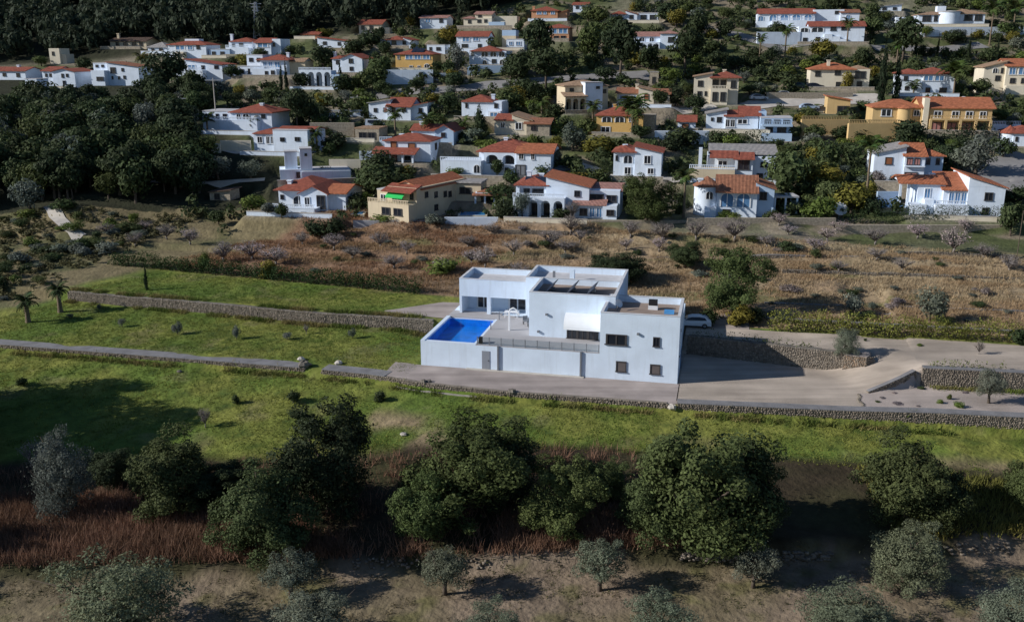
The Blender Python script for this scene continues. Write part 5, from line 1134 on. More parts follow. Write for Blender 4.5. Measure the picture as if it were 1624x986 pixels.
def tree(kind, u, v, hpx, wpx, words, col=None, label=None, name=None, group=None, cat='tree', single=False, rz=None, xyz=None):
    x, y, z = xyz or ground(u, v); S = scale_at(x, y, z); dep = math.atan2(ZC - z, y)
    w_ = wpx / S; h_ = max(hpx / S / math.cos(dep) - .35 * w_ * math.tan(max(dep, 0)), .5 * hpx / S)
    z = ztrue(x, y); i = nxt(kind, 2 if single else nvar(kind)); rz = random.uniform(0, 6.28) if rz is None else rz
    c = COLS[col or kind]; j = random.uniform(.85, 1.15); c = (c[0] * j * random.uniform(.93, 1.07), c[1] * j, c[2] * j * random.uniform(.9, 1.1), 1)
    nm = name or {'carob': 'carob_tree', 'olive': 'olive_tree', 'fullolive': 'olive_tree', 'round': 'garden_tree', 'silver': 'silver_tree', 'pine': 'pine_tree', 'bush': 'shrub', 'cypress': 'cypress', 'cone': 'conifer', 'almond': 'almond_tree'}[kind]
    if single:
        r = link(nm, JOIN[kind, i], None, (x, y, z), rz); r.scale = (w_, w_, h_); r.color = c; r['category'] = cat
    else:
        r = link(nm, None, None, (x, y, z), rz); r.scale = (w_, w_, h_); r['category'] = cat
        cr = link('crown', LIB[kind, i][0], r); cr.color = c
        link('trunk', LIB[kind, i][1], r)
    if group: r['group'] = group
    if label: r['label'] = label
    else: REG.append((r, words, u, v))
    return r
# palms: a ringed trunk and separate fronds
def frond_mesh():
    V = []; Fs = []; n = 9
    for s_ in (-1, 1):
        for k in range(n):
            t = .12 + .86 * k / (n - 1); x = t * .95; z = .42 * math.sin(t * 2.2) - .28 * t * t; ln = .24 * math.sin(math.pi * min(1, t * .8 + .2)) + .05
            o = len(V); V += [(x, 0, z), (x + .06, 0, z + .005), (x + .16, s_ * ln, z - .12), (x + .02, s_ * ln * .8, z - .06)]; Fs.append((o, o + 1, o + 2, o + 3))
    o = len(V)
    for k in range(7):
        t = k / 6; x = t * .95; z = .42 * math.sin(t * 2.2) - .28 * t * t; V += [(x, -.012, z), (x, .012, z)]
    for k in range(6): Fs.append((o + 2*k, o + 2*k + 1, o + 2*k + 3, o + 2*k + 2))
    return npmesh('frond', np.array(V), np.array(Fs), M_LEAF)
FROND = frond_mesh()
PTR = MB().tube([(0, 0, -.05)] + [(0, 0, k / 12) for k in range(1, 13)], [1.25, 1.1, .95, 1.0, .88, .94, .84, .9, .8, .88, .8, .95, .7], 9).mesh('trunk', M_PALMB, True)
def palm(u, v, hpx, wpx, label, col=(.06, .085, .025), nf=26, group='palms between the villas', thick=.24):
    x, y, z = ground(u, v); S = scale_at(x, y, z); H_ = hpx / S; rf = wpx / S / 2 * 1.3; th = max(H_ - rf * .45, .6); z = ztrue(x, y)
    r = thing('palm_tree', label, 'palm', (x, y, z), 0, group)
    t = link('trunk', PTR, r); t.scale = (thick, thick, th)
    for k in range(nf):
        q = link('frond', FROND, r, (0, 0, th)); e = [.75, .35, -.05, -.45][k % 4] + random.uniform(-.15, .15)
        q.rotation_euler = (0, -e, k * 2.39996 + random.uniform(-.1, .1)); q.scale = (rf * random.uniform(.85, 1.15),) * 3; q.color = (*[c * random.uniform(.8, 1.2) for c in col], 1)
    return r
# hedges: a row of clipped leafy segments in one run
def hedge(label, pts, w_, h_, col, leaf=.22, dens=60, name='hedge', lump=.12, group=None, zf=None, gap=0.):
    P = [Vector(p) for p in pts]; bl = []
    L0 = P[len(P) // 2]; z0 = ztrue(L0.x, L0.y); tot = 0
    for i in range(len(P) - 1):
        ln = (P[i + 1] - P[i]).length; tot += ln; k = max(1, int(ln / (w_ * .55)))
        for j in range(k):
            p = P[i].lerp(P[i + 1], (j + random.uniform(-.2, .2)) / k)
            if random.random() < gap: continue
            z = ztrue(p.x, p.y) - z0; hh = h_ * random.uniform(1 - lump, 1 + lump)
            for q in (.3, .72): bl.append((p.x - L0.x + random.uniform(-.1, .1) * w_, p.y - L0.y + random.uniform(-.1, .1) * w_, z + hh * q, w_ * .5, hh * .32))
    V, Fq = leaves(bl, int(tot * dens), leaf, len(bl), .8)
    r = thing(name, label, 'hedge', (L0.x, L0.y, z0), 0, group)
    o = link('foliage', npmesh('foliage', V, Fq, M_LEAF), r); o.color = (*col, 1); o['kind'] = 'stuff'
    b = MB()
    for q in bl[::6]: b.tube([(q[0], q[1], q[2] - h_ * .35), (q[0], q[1], q[2])], .05, 5)
    st = b.build('stems', M_WOOD, r); st['kind'] = 'stuff'
hedge('long dark green hedge above the upper left lawn', [ab2w(a, 25.6 - .12 * (a + 33)) for a in np.arange(-61, -5, 2)], 1.7, 2.1, (.042, .072, .024), .22, 380, lump=.2)
hedge('bright yellow-green hedge behind the upper gravel', [ab2w(a, 16.2 + .012 * (a - 40)) for a in np.arange(41, 72, 2)], 1.8, 2.3, (.19, .20, .045), .22, 380, lump=.25)
hedge('clipped dark green hedge above the stone wall on the right', [ground(u, v)[:2] for u, v in ((1341, 353), (1400, 355), (1460, 357), (1530, 359), (1590, 361))], 1.5, 2.3, (.035, .055, .02), .24, 170, lump=.05)
hedge('row of thin pale young shrubs on top of the shaded retaining wall', [ab2w(a, float(swall(a)) + .35) for a in np.arange(31, 46.1, 1)], .5, .9, (.12, .14, .06), .2, 40, lump=.3, gap=.15)
hedge('row of young pale shrubs on the right retaining wall', [ab2w(a, float(swall(a)) + .55) for a in np.arange(57.2, 66.1, 1)], .55, .9, (.15, .17, .06), .2, 45, lump=.3, gap=.2)
hedge('dark hedge below the white villa with glazed front', [ground(u, v)[:2] for u, v in ((1124, 229), (1160, 230), (1222, 230))], 2.6, 2.8, (.04, .06, .025), .4, 90, lump=.2)
hedge('dark green hedge below the long ochre villa', [ground(u, v)[:2] for u, v in ((1462, 228), (1520, 228), (1590, 224))], 2.4, 2.6, (.022, .036, .016), .4, 90, lump=.15)
hedge('row of dark clipped cypresses above the cream villa', [ground(u, v)[:2] for u, v in ((1205, 104), (1270, 104), (1346, 104))], 1.8, 3.2, (.022, .034, .016), .4, 80, lump=.3)
hedge('dark hedge line right of the big villa with arched porch', [ground(u, v)[:2] for u, v in ((1020, 232), (1060, 232), (1100, 232))], 1.8, 1.6, (.03, .045, .02), .4, 70)

# ------------------------------------------------------------------ foreground and lawn trees
FG = 'big dark trees below the lawn'
for u, v, h_, w_, lb, col in [
    (745, 808, 165, 215, 'widest dark tree of the belt, below the middle of the villa', 'carob'), (522, 812, 180, 170, 'tall nearly black tree right of the green tree pair', 'dark'), (420, 872, 150, 160, 'green rounded tree leaning over the red-brown grass', 'carob'),
    (275, 806, 140, 150, 'dark green tree between the silver almond and the rounded tree', 'carob'), (668, 858, 120, 112, 'smaller yellowish-green tree in front of the widest dark tree', 'mid'), (888, 838, 122, 132, 'green tree with open crown right of the widest dark tree', 'mid'),
    (1112, 872, 225, 235, 'largest tall dark tree below the house corner', 'carob'), (1040, 850, 120, 120, 'dense green tree joined to the left side of the largest tree', 'carob'), (1435, 822, 150, 158, 'dark round tree right of the deep black shade', 'carob'), (1626, 806, 92, 90, 'dark tree cut by the right edge of the photo', 'carob'),
    (345, 796, 70, 100, 'dark low tree joining the green tree and the rounded tree', 'dark'), (800, 800, 110, 120, 'dark tree at the right shoulder of the widest tree', 'dark'), (1180, 850, 150, 130, 'dark tree joined to the right side of the largest tree', 'dark'), (1480, 815, 100, 90, 'low dark tree right of the dark round tree', 'dark'), (180, 770, 70, 90, 'dark bush behind the silvery tree', 'dark'), (375, 790, 70, 90, 'low dark bush behind the rounded tree', 'dark'), (960, 790, 70, 80, 'low bush between the open crown and the largest tree', 'mid')]:
    tree('carob', u, v, h_ * 1.03, w_ * 1.08, '', col, lb, group=FG)
OG = 'olive trees of the lower field'
for u, v, h_, w_, lb, kd in [
    (463, 948, 80, 88, 'small olive with bare trunk on the bare soil, left', 'olive'), (706, 942, 82, 84, 'small olive with a bent trunk casting a long shadow', 'olive'), (951, 936, 88, 84, 'olive with leaning trunk below the middle', 'olive'), (1194, 931, 82, 70, 'thin pale olive beside the pale rubble', 'olive'),
    (1432, 932, 120, 124, 'larger round olive beside the yellow grass, right', 'fullolive'), (195, 1022, 165, 190, 'big silver olive in the bottom left corner', 'fullolive'), (492, 1040, 110, 145, 'olive crown cut by the bottom edge, left of centre', 'fullolive'), (776, 1032, 85, 118, 'low olive crown at the bottom edge near the centre', 'fullolive'),
    (1048, 1030, 105, 105, 'green olive crown at the bottom edge right of centre', 'fullolive'), (1346, 1022, 112, 165, 'wide green olive crown at the bottom right', 'fullolive'), (1606, 1024, 118, 130, 'olive crown cut by the bottom right corner', 'fullolive')]:
    tree(kd, u, v, h_ * 1.05, w_ * 1.2, '', None, lb, group=OG)
tree('fullolive', 103, 818, 150, 115, '', 'silver', 'tall silvery tree at the left edge of the red-brown grass', 'silver_tree', None)
tree('almond', 62, 760, 75, 50, '', 'almond', 'almond in white blossom beside the silvery tree on the left', group='almond trees')
# tall trees just outside the left edge: their shadow lies across the lower lawn
for x, y, h_, w_, lb in [(-60.5, 91, 15.5, 14, 'tall dark pine outside the left edge shading the lawn'), (-67, 96, 15, 15, 'second tall pine outside the left edge'), (-59, 84.5, 12, 12, 'dark tree outside the lower left edge'), (-52, 72, 6.5, 8, 'bushy tree outside the bottom left edge'), (-71, 90, 14, 14, 'broad tree far outside the left edge'), (-62, 79.5, 11, 13, 'broad dark tree below the tall pine outside the left edge'), (-50, 66, 5, 7, 'low tree outside the bottom left corner'), (-66, 98, 14, 13, 'dense tree behind the tall pines outside the left edge'), (-68, 85, 14, 14, 'dense broad tree between the pines outside the left edge'), (-58, 88, 13, 10, 'slim dark tree nearest the left edge'), (-74, 82, 14, 15, 'large dark tree farthest outside the left edge')]:
    r = link('carob_tree', None, None, (x, y, ztrue(x, y)), random.uniform(0, 6)); r.scale = (w_, w_, h_); tag(r, lb, 'tree', 'trees outside the left edge')
    link('crown', LIB['carob', nxt('carob', 5)][0], r).color = (*COLS['carob'], 1); link('trunk', LIB['carob', 0][1], r)
# gravel garden and lawns
tree('fullolive', 1339, 564, 50, 56, '', 'olive', 'round olive tree standing on the upper gravel', 'olive_tree')
tree('olive', 1568, 640, 60, 60, '', 'olive', 'round-headed olive with thin trunk in the gravel garden', 'olive_tree')
SG = 'young trees on the left lawns'
for u, v, h_, w_, lb, kd, col in [(194, 518, 16, 14, 'silvery sapling furthest left on the middle lawn', 'silver', None), (282, 530, 24, 19, 'largest silvery sapling on the middle lawn', 'silver', None), (375, 537, 24, 16, 'upright silvery sapling right of the largest one', 'silver', None), (456, 538, 14, 16, 'small sapling above the end of the wide wall', 'silver', None),
    (559, 536, 20, 15, 'grey sapling below the upper stone wall, right', 'silver', None), (486, 530, 18, 12, 'bare little tree on the middle lawn', 'almond', 'grey'), (158, 490, 10, 10, 'tiny grey shrub near the palm stumps', 'silver', None), (111, 505, 10, 12, 'faint grey sapling left on the middle lawn', 'silver', None),
    (465, 638, 26, 24, 'dark little bush on the lower lawn below the wall gap', 'bush', 'dark'), (602, 636, 22, 22, 'dark little bush below the kerb end', 'bush', 'dark'), (375, 640, 18, 16, 'small grey-green bush on the lower lawn', 'bush', 'round'), (34, 612, 18, 20, 'small bush at the left end of the lower lawn', 'bush', 'round'), (470, 660, 16, 30, 'low dark bush near the top of the black tree', 'bush', 'dark'), (326, 678, 38, 26, 'thin bare sapling behind the dark tree', 'almond', 'grey')]:
    tree(kd, u, v, h_, w_, '', col, lb, name={'silver': 'sapling', 'almond': 'sapling', 'bush': 'shrub'}[kd], group=SG)
tree('cypress', 233, 460, 44, 9, '', None, 'single slim cypress on the upper left lawn')
palm(96, 495, 42, 30, 'short palm stump with tufted head at the upper wall end', (.05, .07, .028), 34, 'short palms at the lawn edge', .34)
palm(45, 511, 40, 30, 'short palm leaning at the left edge of the middle lawn', (.05, .07, .028), 34, 'short palms at the lawn edge', .34)
for u, v, w_, h_, lb in [(1460, 617, 14, 7, 'dark rosette plant in the gravel garden near its back wall'), (1425, 641, 18, 6, 'reddish low plant in the gravel garden, left'), (1392, 638, 10, 5, 'small dark plant at the left of the gravel garden'), (1400, 632, 10, 5, 'tiny plant above the reddish one'), (1490, 640, 12, 10, 'yellow-green spiky plant left of the agave'), (1505, 634, 8, 12, 'thin yellow-green seedling behind the agave'),
    (1520, 646, 19, 14, 'green agave casting a shadow in the gravel garden'), (1418, 624, 9, 5, 'orange-red flowering plant in the gravel garden'), (1455, 645, 8, 5, 'small reddish plant near the front edge of gravel garden'), (1531, 624, 10, 5, 'small rusty plant left of the gravel garden olive'), (1372, 541, 6, 6, 'small plant on the upper gravel'), (1459, 549, 10, 6, 'yellow-green tuft on the upper gravel')]:
    red = 'red' in lb or 'rusty' in lb; tree('bush', u, v, h_, w_, '', 'grey' if red else ('lime' if 'yellow' in lb or 'agave' in lb else 'round'), lb, name='garden_plant', group='plants in the gravel garden', cat='plant', single=True)
tree('almond', 1552, 562, 26, 20, '', 'grey', 'bare reddish sapling on the upper gravel near the hedge', 'sapling')

# ------------------------------------------------------------------ orchard
AG = 'almond trees in the dry field'
for u, v, h_, w_, kd in [(215,390,22,30,'grey'),(265,380,24,32,'grey'),(302,388,26,34,'pink'),(355,415,32,38,'grey'),(400,412,30,44,'pink'),(438,420,30,48,'pink'),(530,396,26,34,'pink'),(603,392,24,30,'grey'),(645,402,20,26,'pink'),(560,410,20,36,'grey'),(625,425,22,40,'grey'),
    (770,425,34,40,'pink'),(748,418,22,36,'pink'),(815,405,26,34,'pink'),(742,392,20,30,'grey'),(905,372,30,36,'grey'),(873,392,28,40,'grey'),(897,402,22,36,'grey'),(920,384,20,26,'grey'),(1000,376,26,34,'grey'),(993,396,18,26,'pink'),(1050,382,30,40,'grey'),(1045,398,22,26,'pink'),(1104,380,30,36,'grey'),
    (1165,382,36,46,'grey'),(1216,392,20,30,'grey'),(1312,382,22,36,'pink'),(1292,398,22,34,'pink'),(1388,388,28,40,'grey'),(1390,412,20,34,'grey'),(1455,378,24,40,'pink'),(1512,402,40,46,'pink'),(1530,370,24,34,'pink'),(1560,410,24,34,'grey'),(1235,360,20,30,'pink'),(1250,372,16,30,'pink'),(1330,370,20,34,'pink'),(1430,430,22,34,'grey'),(1330,430,18,30,'grey'),(1600,430,26,34,'grey'),(822,442,26,34,'pink'),(700,430,20,30,'pink'),(780,372,18,26,'grey'),(480,388,20,30,'grey'),(170,372,18,26,'grey'),(230,366,16,22,'pink')]:
    tree('almond', u, v, h_ * 1.2, w_ * 1.25, ('blossoming almond tree' if kd == 'pink' else 'bare almond tree'), kd, group=AG)
for u, v, h_, w_, kd, col, lb in [(976,448,60,118,'carob','dark','wide dark tree behind the villa roofs'), (1086,422,46,76,'carob','round','round dark bush tree in the dry field'), (1160,496,112,112,'carob','mid','tall green tree right behind the villa with the white car'), (1352,498,40,38,'silver','silver','grey-green shrub in the dry field left of its larger twin'), (1474,510,62,62,'silver','silver','larger grey-green tree in the dry field on the right'),
    (1172,516,40,50,'bush','yellow','yellow-green bush beside the tall green tree'), (1125,515,34,34,'bush','round','dark shrub right of the white car'), (700,432,30,60,'bush','lime','bright green bush behind the villa on the left'), (1250,400,22,40,'bush','round','dark low shrub in the middle of the dry field'), (1200,512,26,34,'bush','dark','dark bush at the left end of the yellow-green hedge'), (845,440,20,50,'bush','round','low green scrub behind the villa roof'), (1615,545,30,34,'bush','dark','dark shrub at the right end of the yellow-green hedge'), (325,428,34,20,'bush','lime','small yellow-green tree above the left hedge'), (425,440,36,32,'bush','yellow','yellow shrub above the middle of the left hedge')]:
    tree(kd, u, v, h_, w_, '', col, lb, name='shrub' if kd == 'bush' else 'field_tree', group='green trees and shrubs of the dry field')

# ------------------------------------------------------------------ trees among the villas (photo position of the foot, height and width in photo pixels)
HG = 'garden trees among the villas'
HT = [('pine',262,152,72,74,'dark'),('bush',232,98,14,24,'yellow'),('bush',52,118,12,20,'yellow'),('round',66,106,16,26,'mid'),('round',135,112,22,30,'pine'),('silver',298,292,48,56,'silver'),('silver',222,262,44,46,'silver'),('silver',204,300,32,36,'silver'),('silver',346,285,44,58,'silver'),('silver',398,283,36,46,'silver'),('silver',48,336,58,54,'silver'),
    ('cone',191,268,54,32,'mid'),('silver',145,262,40,34,'silver'),('silver',97,268,50,44,'silver'),('round',401,344,32,46,'lime'),('round',347,356,26,30,'round'),('round',448,364,26,22,'round'),('round',426,362,24,26,'silver'),('round',330,120,30,40,'pine'),('round',370,130,24,30,'pine'),
    ('pine',472,206,66,54,'dark'),('cypress',447,148,48,9,None),('cypress',455,150,50,9,None),('cypress',540,132,44,9,None),('round',512,112,44,46,'pine'),('round',562,88,26,40,'dark'),('round',588,78,30,46,'pine'),('round',612,90,26,26,'pine'),('cypress',588,118,34,12,None),('cypress',596,118,36,12,None),('silver',725,112,44,32,'silver'),('silver',548,166,26,26,'silver'),('bush',568,156,18,30,'lime'),('bush',512,168,26,30,'yellow'),('round',480,146,26,34,'dark'),('round',607,150,24,32,'round'),('round',710,180,34,40,'round'),('cone',760,216,50,30,'dark'),
    ('bush',736,220,22,34,'round'),('bush',768,232,14,40,'lime'),('bush',530,238,34,40,'dark'),('bush',651,40,22,20,'yellow'),('cypress',622,46,30,9,None),('bush',616,44,12,14,'yellow'),('cypress',720,34,26,9,None),('cypress',728,34,26,9,None),('bush',514,54,20,30,'yellow'),('round',440,60,26,26,'pine'),('round',470,60,20,30,'pine'),('round',455,50,18,24,'pine'),
    ('pine',852,118,84,58,'dark'),('pine',866,140,66,64,'pine'),('pine',984,126,92,66,'pine'),('round',934,96,60,44,'mid'),('pine',1086,116,68,60,'dark'),('round',1106,60,44,34,'pine'),('round',1028,110,40,34,'pine'),('bush',1080,36,22,24,'yellow'),('round',1071,168,34,30,'dark'),('round',1102,178,30,36,'dark'),('round',1045,174,30,30,'round'),('bush',1056,140,14,30,'lime'),('bush',826,172,22,26,'yellow'),('bush',1064,200,18,24,'round'),
    ('silver',908,240,52,40,'silver'),('bush',946,244,36,62,'yellow'),('round',1016,226,22,36,'round'),('round',1082,230,30,54,'round'),('bush',1105,116,18,36,'lime'),('round',1170,112,26,40,'dark'),('round',1195,114,26,30,'dark'),('pine',1432,98,72,62,'pine'),('cypress',1397,162,98,20,None),('cypress',1420,160,76,17,None),('cypress',1450,98,48,7,None),('cypress',1485,100,46,7,None),('cypress',1535,98,50,7,None),('cypress',1580,100,44,7,None),
    ('bush',1250,130,20,52,'round'),('bush',1342,144,34,22,'yellow'),('round',1556,150,26,34,'mid'),('round',1540,120,20,44,'mid'),('round',1438,230,42,60,'dark'),('silver',1547,278,72,70,'silver'),('round',1312,268,48,46,'round'),('round',1248,312,84,78,'mid'),('round',1311,290,40,38,'mid'),('round',1299,316,38,42,'round'),('bush',1299,348,44,58,'lime'),('bush',1376,316,36,30,'yellow'),('bush',1393,290,22,26,'grey'),('round',1602,374,60,44,'round'),('round',1502,262,34,36,'dark'),('round',1590,250,34,40,'dark'),
    ('carob',1025,352,80,90,'carob'),('silver',828,356,46,28,'silver'),('bush',804,358,32,44,'dark'),('almond',908,352,34,28,'grey'),('bush',927,284,14,28,'round'),('bush',862,280,26,34,'round'),('round',905,272,30,34,'round'),('round',878,268,40,28,'silver'),('bush',812,302,28,28,'round'),('round',586,294,46,52,'round'),('bush',515,272,22,24,'round'),('bush',570,326,30,36,'dark'),('bush',500,372,30,40,'dark'),('bush',530,374,34,44,'dark'),('round',405,330,26,30,'round'),('round',788,280,28,22,'round'),('bush',766,306,22,30,'round'),('bush',800,310,26,30,'round'),('bush',722,284,18,32,'lime'),('bush',690,356,22,34,'silver'),('bush',610,350,14,50,'lime'),
    ('bush',1222,352,20,26,'round'),('bush',1150,352,18,26,'lime'),('bush',1165,354,16,30,'lime'),('round',1230,60,26,30,'pine'),('round',1380,60,36,36,'mid'),('round',1370,110,34,34,'pine'),('round',1510,70,22,40,'pine'),('round',1600,60,26,40,'mid'),('round',1150,60,30,34,'pine'),('round',950,40,30,40,'mid'),('round',975,50,26,30,'pine'),('round',840,160,36,44,'pine'),('round',822,130,40,36,'pine'),('bush',880,212,26,34,'lime'),('bush',1420,286,14,30,'round'),('bush',660,205,18,24,'lime'),('round',660,145,22,34,'pine'),('round',720,140,26,40,'pine'),('round',690,128,18,24,'round'),('round',810,126,26,34,'pine'),('round',350,150,24,36,'silver'),('round',400,165,24,30,'silver'),('round',300,190,26,34,'silver'),('round',430,160,22,30,'round'),('bush',1390,230,18,30,'lime'),('bush',1340,236,22,36,'lime'),('bush',1290,240,26,30,'mid'),('bush',1230,236,20,30,'dark'),('bush',1470,330,20,40,'lime'),('round',1490,255,26,28,'round'),('bush',200,110,14,24,'dark'),('bush',1520,150,22,26,'lime'),('bush',1400,240,20,28,'dark'),('round',960,130,26,36,'pine'),('bush',870,330,30,36,'dark'),('bush',890,352,22,40,'dark')]
KW = {'pine': 'pine', 'round': 'round tree', 'silver': 'silvery tree', 'cone': 'cone-shaped tree', 'cypress': 'slim cypress', 'bush': 'bush', 'almond': 'bare tree', 'carob': 'broad tree'}
CW = {'dark': 'very dark', 'yellow': 'yellow-green', 'lime': 'light green', 'grey': 'brownish', 'mid': 'mid-green', None: 'dark', 'pine': 'dark green', 'round': 'green', 'carob': 'dark green', 'silver': 'grey'}
for k, u, v, h_, w_, col in HT:
    tree(k, u, v, h_, w_, CW[col] + ' ' + KW[k], col, group=HG, single=(k == 'bush'), cat='bush' if k == 'bush' else 'tree')
for u, v, h_, w_, lb, nf in [(1002,216,52,44,'big palm in front of the yellow villa with arched windows',34),(940,192,32,26,'palm left of the yellow villa with arched windows',22),(859,188,30,24,'palm right of the cream villa with a stone wing',20),(627,212,40,28,'palm in front of the stepped red-roofed house',22),(677,218,40,28,'palm right of the stepped red-roofed house',22),(503,240,36,24,'palm right of the red-edged white house',20),
    (1084,346,72,30,'tall palm right of the big dark tree',24),(1372,332,108,34,'very tall thin palm left of the stepped villa',24),(1422,100,30,20,'palm top between the two tall cypresses',18),(1244,98,52,24,'palm below the long blue-arched villa',20),(1342,82,36,22,'palm in front of the villa with external stair',20),(1204,102,42,20,'palm left of the cypress row at the top right',18),(1569,72,62,30,'tall palm right of the villa with tan pyramid roofs',22),(1605,62,52,30,'palm nearest the top right corner',22),(1511,158,46,40,'broad palm right of the villa with a blue window band',26),(1448,154,20,22,'small palm in front of the villa with a blue window band',18),(734,208,32,26,'palm left of the white house behind the cone tree',20),(330,218,26,24,'palm below the white house above the silver olives',18),(402,214,22,20,'small yellowish palm at the right end of that white house',18),(225,112,24,22,'yellowish palm right of the split-level white house',18)]:
    palm(u, v, h_, w_, lb, (.10, .10, .03) if 'yellowish' in lb else (.06, .085, .025), nf)
# low shrubs that fill the slopes between gardens
rs = np.random.default_rng(11); placed = [(t[1], t[2]) for t in HT]; k = 0
def clear(x, y, m=1.5):
    for cx, cy, yaw, x0, x1, y0, y1, zp in PADS:
        c, s_ = math.cos(yaw), math.sin(yaw); lx = (x - cx) * c + (y - cy) * s_; ly = -(x - cx) * s_ + (y - cy) * c
        if x0 - m < lx < x1 + m and y0 - 5 < ly < y1 + m: return False
    return all((x - a) ** 2 + (y - b) ** 2 > (r + .8) ** 2 for a, b, r in ROADPTS if abs(x - a) < 8)
FILL = []
for t in range(4200):
    u = rs.uniform(230, 1640); v = rs.uniform(8, 340)
    if v > 300 and u < 430: continue
    x, y, z = ground(u, v)
    if not clear(x, y) or wood_side(np.array(x), np.array(y)) > -2: continue
    if any(abs(u - a) < 11 and abs(v - b) < 6 for a, b in placed): continue
    placed.append((u, v)); FILL.append((u, v, x, y, z))
    if len(FILL) >= 298: break
for u, v, x, y, z in FILL:
    S = scale_at(x, y, z); kd = ['bush', 'round', 'bush', 'silver', 'bush'][rs.integers(5)]; hm = rs.uniform(2.0, 4.2) * (1.6 if kd == 'round' else 1); wm = hm * rs.uniform(.9, 1.6); cl = ['round', 'dark', 'mid', 'pine', 'silver', 'lime', 'mid', 'yellow'][rs.integers(8)]
    tree(kd, u, v, hm * S, wm * S, ('small ' if kd == 'bush' else '') + CW[cl] + ' ' + KW[kd], cl, None, 'slope_shrub' if kd == 'bush' else 'slope_tree', 'shrubs and trees on the slope between the villas', 'bush' if kd == 'bush' else 'tree', True, xyz=(x, y, z))
# scrub on the slope left of the lawns
for t in range(90):
    u = rs.uniform(-5, 330); v = rs.uniform(325, 480)
    if v > 480 - u * .45 and u > 10: continue
    x, y, z = ground(u, v)
    if wood_side(np.array(x), np.array(y)) > -1: continue
    S = scale_at(x, y, z); hm = rs.uniform(.8, 2.6)
    tree(['bush', 'bush', 'silver'][rs.integers(3)], u, v, hm * S, hm * rs.uniform(1.1, 2.2) * S, '', ['round', 'mid', 'silver', 'silver', 'lime'][rs.integers(5)], 'scrubby bush on the dry slope left of the lawns', 'scrub_bush', 'scrub on the left slope', 'bush', True, xyz=(x, y, z))
# low grey-green shrubs in the dry field
n = 0
for t in range(400):
    u = rs.uniform(430, 1640); v = rs.uniform(368, 515); x, y, z = ground(u, v); a, b = w2ab(x, y)
    if b < (28 if a < 40 else 19.5) or b > 58 or (a < 32 and b < 30): continue
    S = scale_at(x, y, z); hm = rs.uniform(.5, 1.5)
    tree(['bush', 'silver'][rs.integers(2)], u, v, hm * S, hm * rs.uniform(1.2, 2.4) * S, '', ['round', 'silver', 'mid', 'grey', 'silver'][rs.integers(5)], 'low shrub in the tall dry grass of the almond field', 'field_shrub', 'low shrubs in the almond field', 'bush', True, xyz=(x, y, z)); n += 1
    if n >= 70: break
# dark wood on the left: trees of one dense mass, single meshes
n = 0
for t in range(3000):
    u = rs.uniform(-60, 330); v = rs.uniform(140, 322); x, y, z = ground(u, v)
    if v < 178 and u < 240: continue          # the left row of houses looks out over the wood
    if wood_side(np.array(x), np.array(y)) < 1 or not clear(x, y, 2) or y > 300: continue
    hm = rs.uniform(5, 9.5); wm = hm * rs.uniform(.75, 1.05); kd = ['pine', 'round', 'pine', 'round', 'silver'][rs.integers(5)] if rs.random() < .9 else 'silver'
    S = scale_at(x, y, z)
    tree(kd, u, v, hm * S, wm * S, '', {'silver': 'silver' if rs.random() < .5 else 'carob'}.get(kd, ['dark', 'pine', 'round', 'dark'][rs.integers(4)]), 'dark tree in the dense wood left of the villas', 'wood_tree', 'trees of the dark wood on the left', 'tree', True, xyz=(x, y, z)); n += 1
    if n >= 215: break
# forest on the mountain: one mass
def forest(name, label, pts, hr, n_leaf, leafk, col, seed, asp=(.55, .8)):
    rs = np.random.default_rng(seed); Vs = []; Fs = []; o = 0
    for x, y, z in pts:
        h_ = rs.uniform(*hr); w_ = h_ * rs.uniform(*asp)
        bl = [(rs.uniform(-.28, .28), rs.uniform(-.28, .28), rs.uniform(.3, .85), rs.uniform(.2, .3), rs.uniform(.15, .24)) for q in range(5)] + [(0, 0, .75, .22, .24)]
        V, Fq = leaves(bl, n_leaf, leafk, int(rs.integers(1e6))); V = V * np.array([w_, w_, h_]) + np.array([x, y, z]); Vs.append(V); Fs.append(Fq + o); o += len(V)
    ob = link(name, npmesh(name, np.vstack(Vs), np.vstack(Fs), M_LEAF)); ob.color = (*col, 1); return tag(ob, label, 'forest', None, 'stuff')
rs = np.random.default_rng(8); X = rs.uniform(-190, 330, 9000); Y = rs.uniform(165, 345, 9000); k = (wood_side(X, Y) < -1) & (X > np.interp(Y, [172, 190, 215], [-60, -60, -70])); X, Y = X[k], Y[k]; Zg = tz(X, Y); pu, pv = project(X, Y, Zg)
ok = [i for i in range(len(X)) if -20 < pu[i] < 2300 and clear(X[i], Y[i], .5) and vnoise(X[i], Y[i], 9, 41) > .38][:2400]
tag(forest('slope_scrub', 'low scrub covering the slope between the gardens', [(X[i], Y[i], Zg[i] - .3) for i in ok], (1.2, 4.2), 60, .26, (.062, .080, .033), 9, (.8, 1.3)), cat='scrub')
rs = np.random.default_rng(18); U_ = rs.uniform(-20, 400, 2600); V_ = rs.uniform(318, 480, 2600); Pp = []
for u, v in zip(U_, V_):
    if v > 482 - u * .42 and u > 10: continue
    x, y, z = ground(u, v)
    if wood_side(np.array(x), np.array(y)) < -1 and vnoise(x, y, 6, 4) > .36 and clear(x, y, 1): Pp.append((x, y, z - .1))
tag(forest('dry_slope_scrub', 'tan and green scrub covering the dry slope left of the lawns', Pp, (.3, 1.1), 40, .3, (.115, .108, .05), 10, (1., 1.8)), cat='scrub')
rs = np.random.default_rng(5); pts = []
X = rs.uniform(-330, 330, 16000); Y = rs.uniform(312, 640, 16000); keep = rs.random(16000) < np.interp(Y, [312, 420, 640], [1, .8, .35])
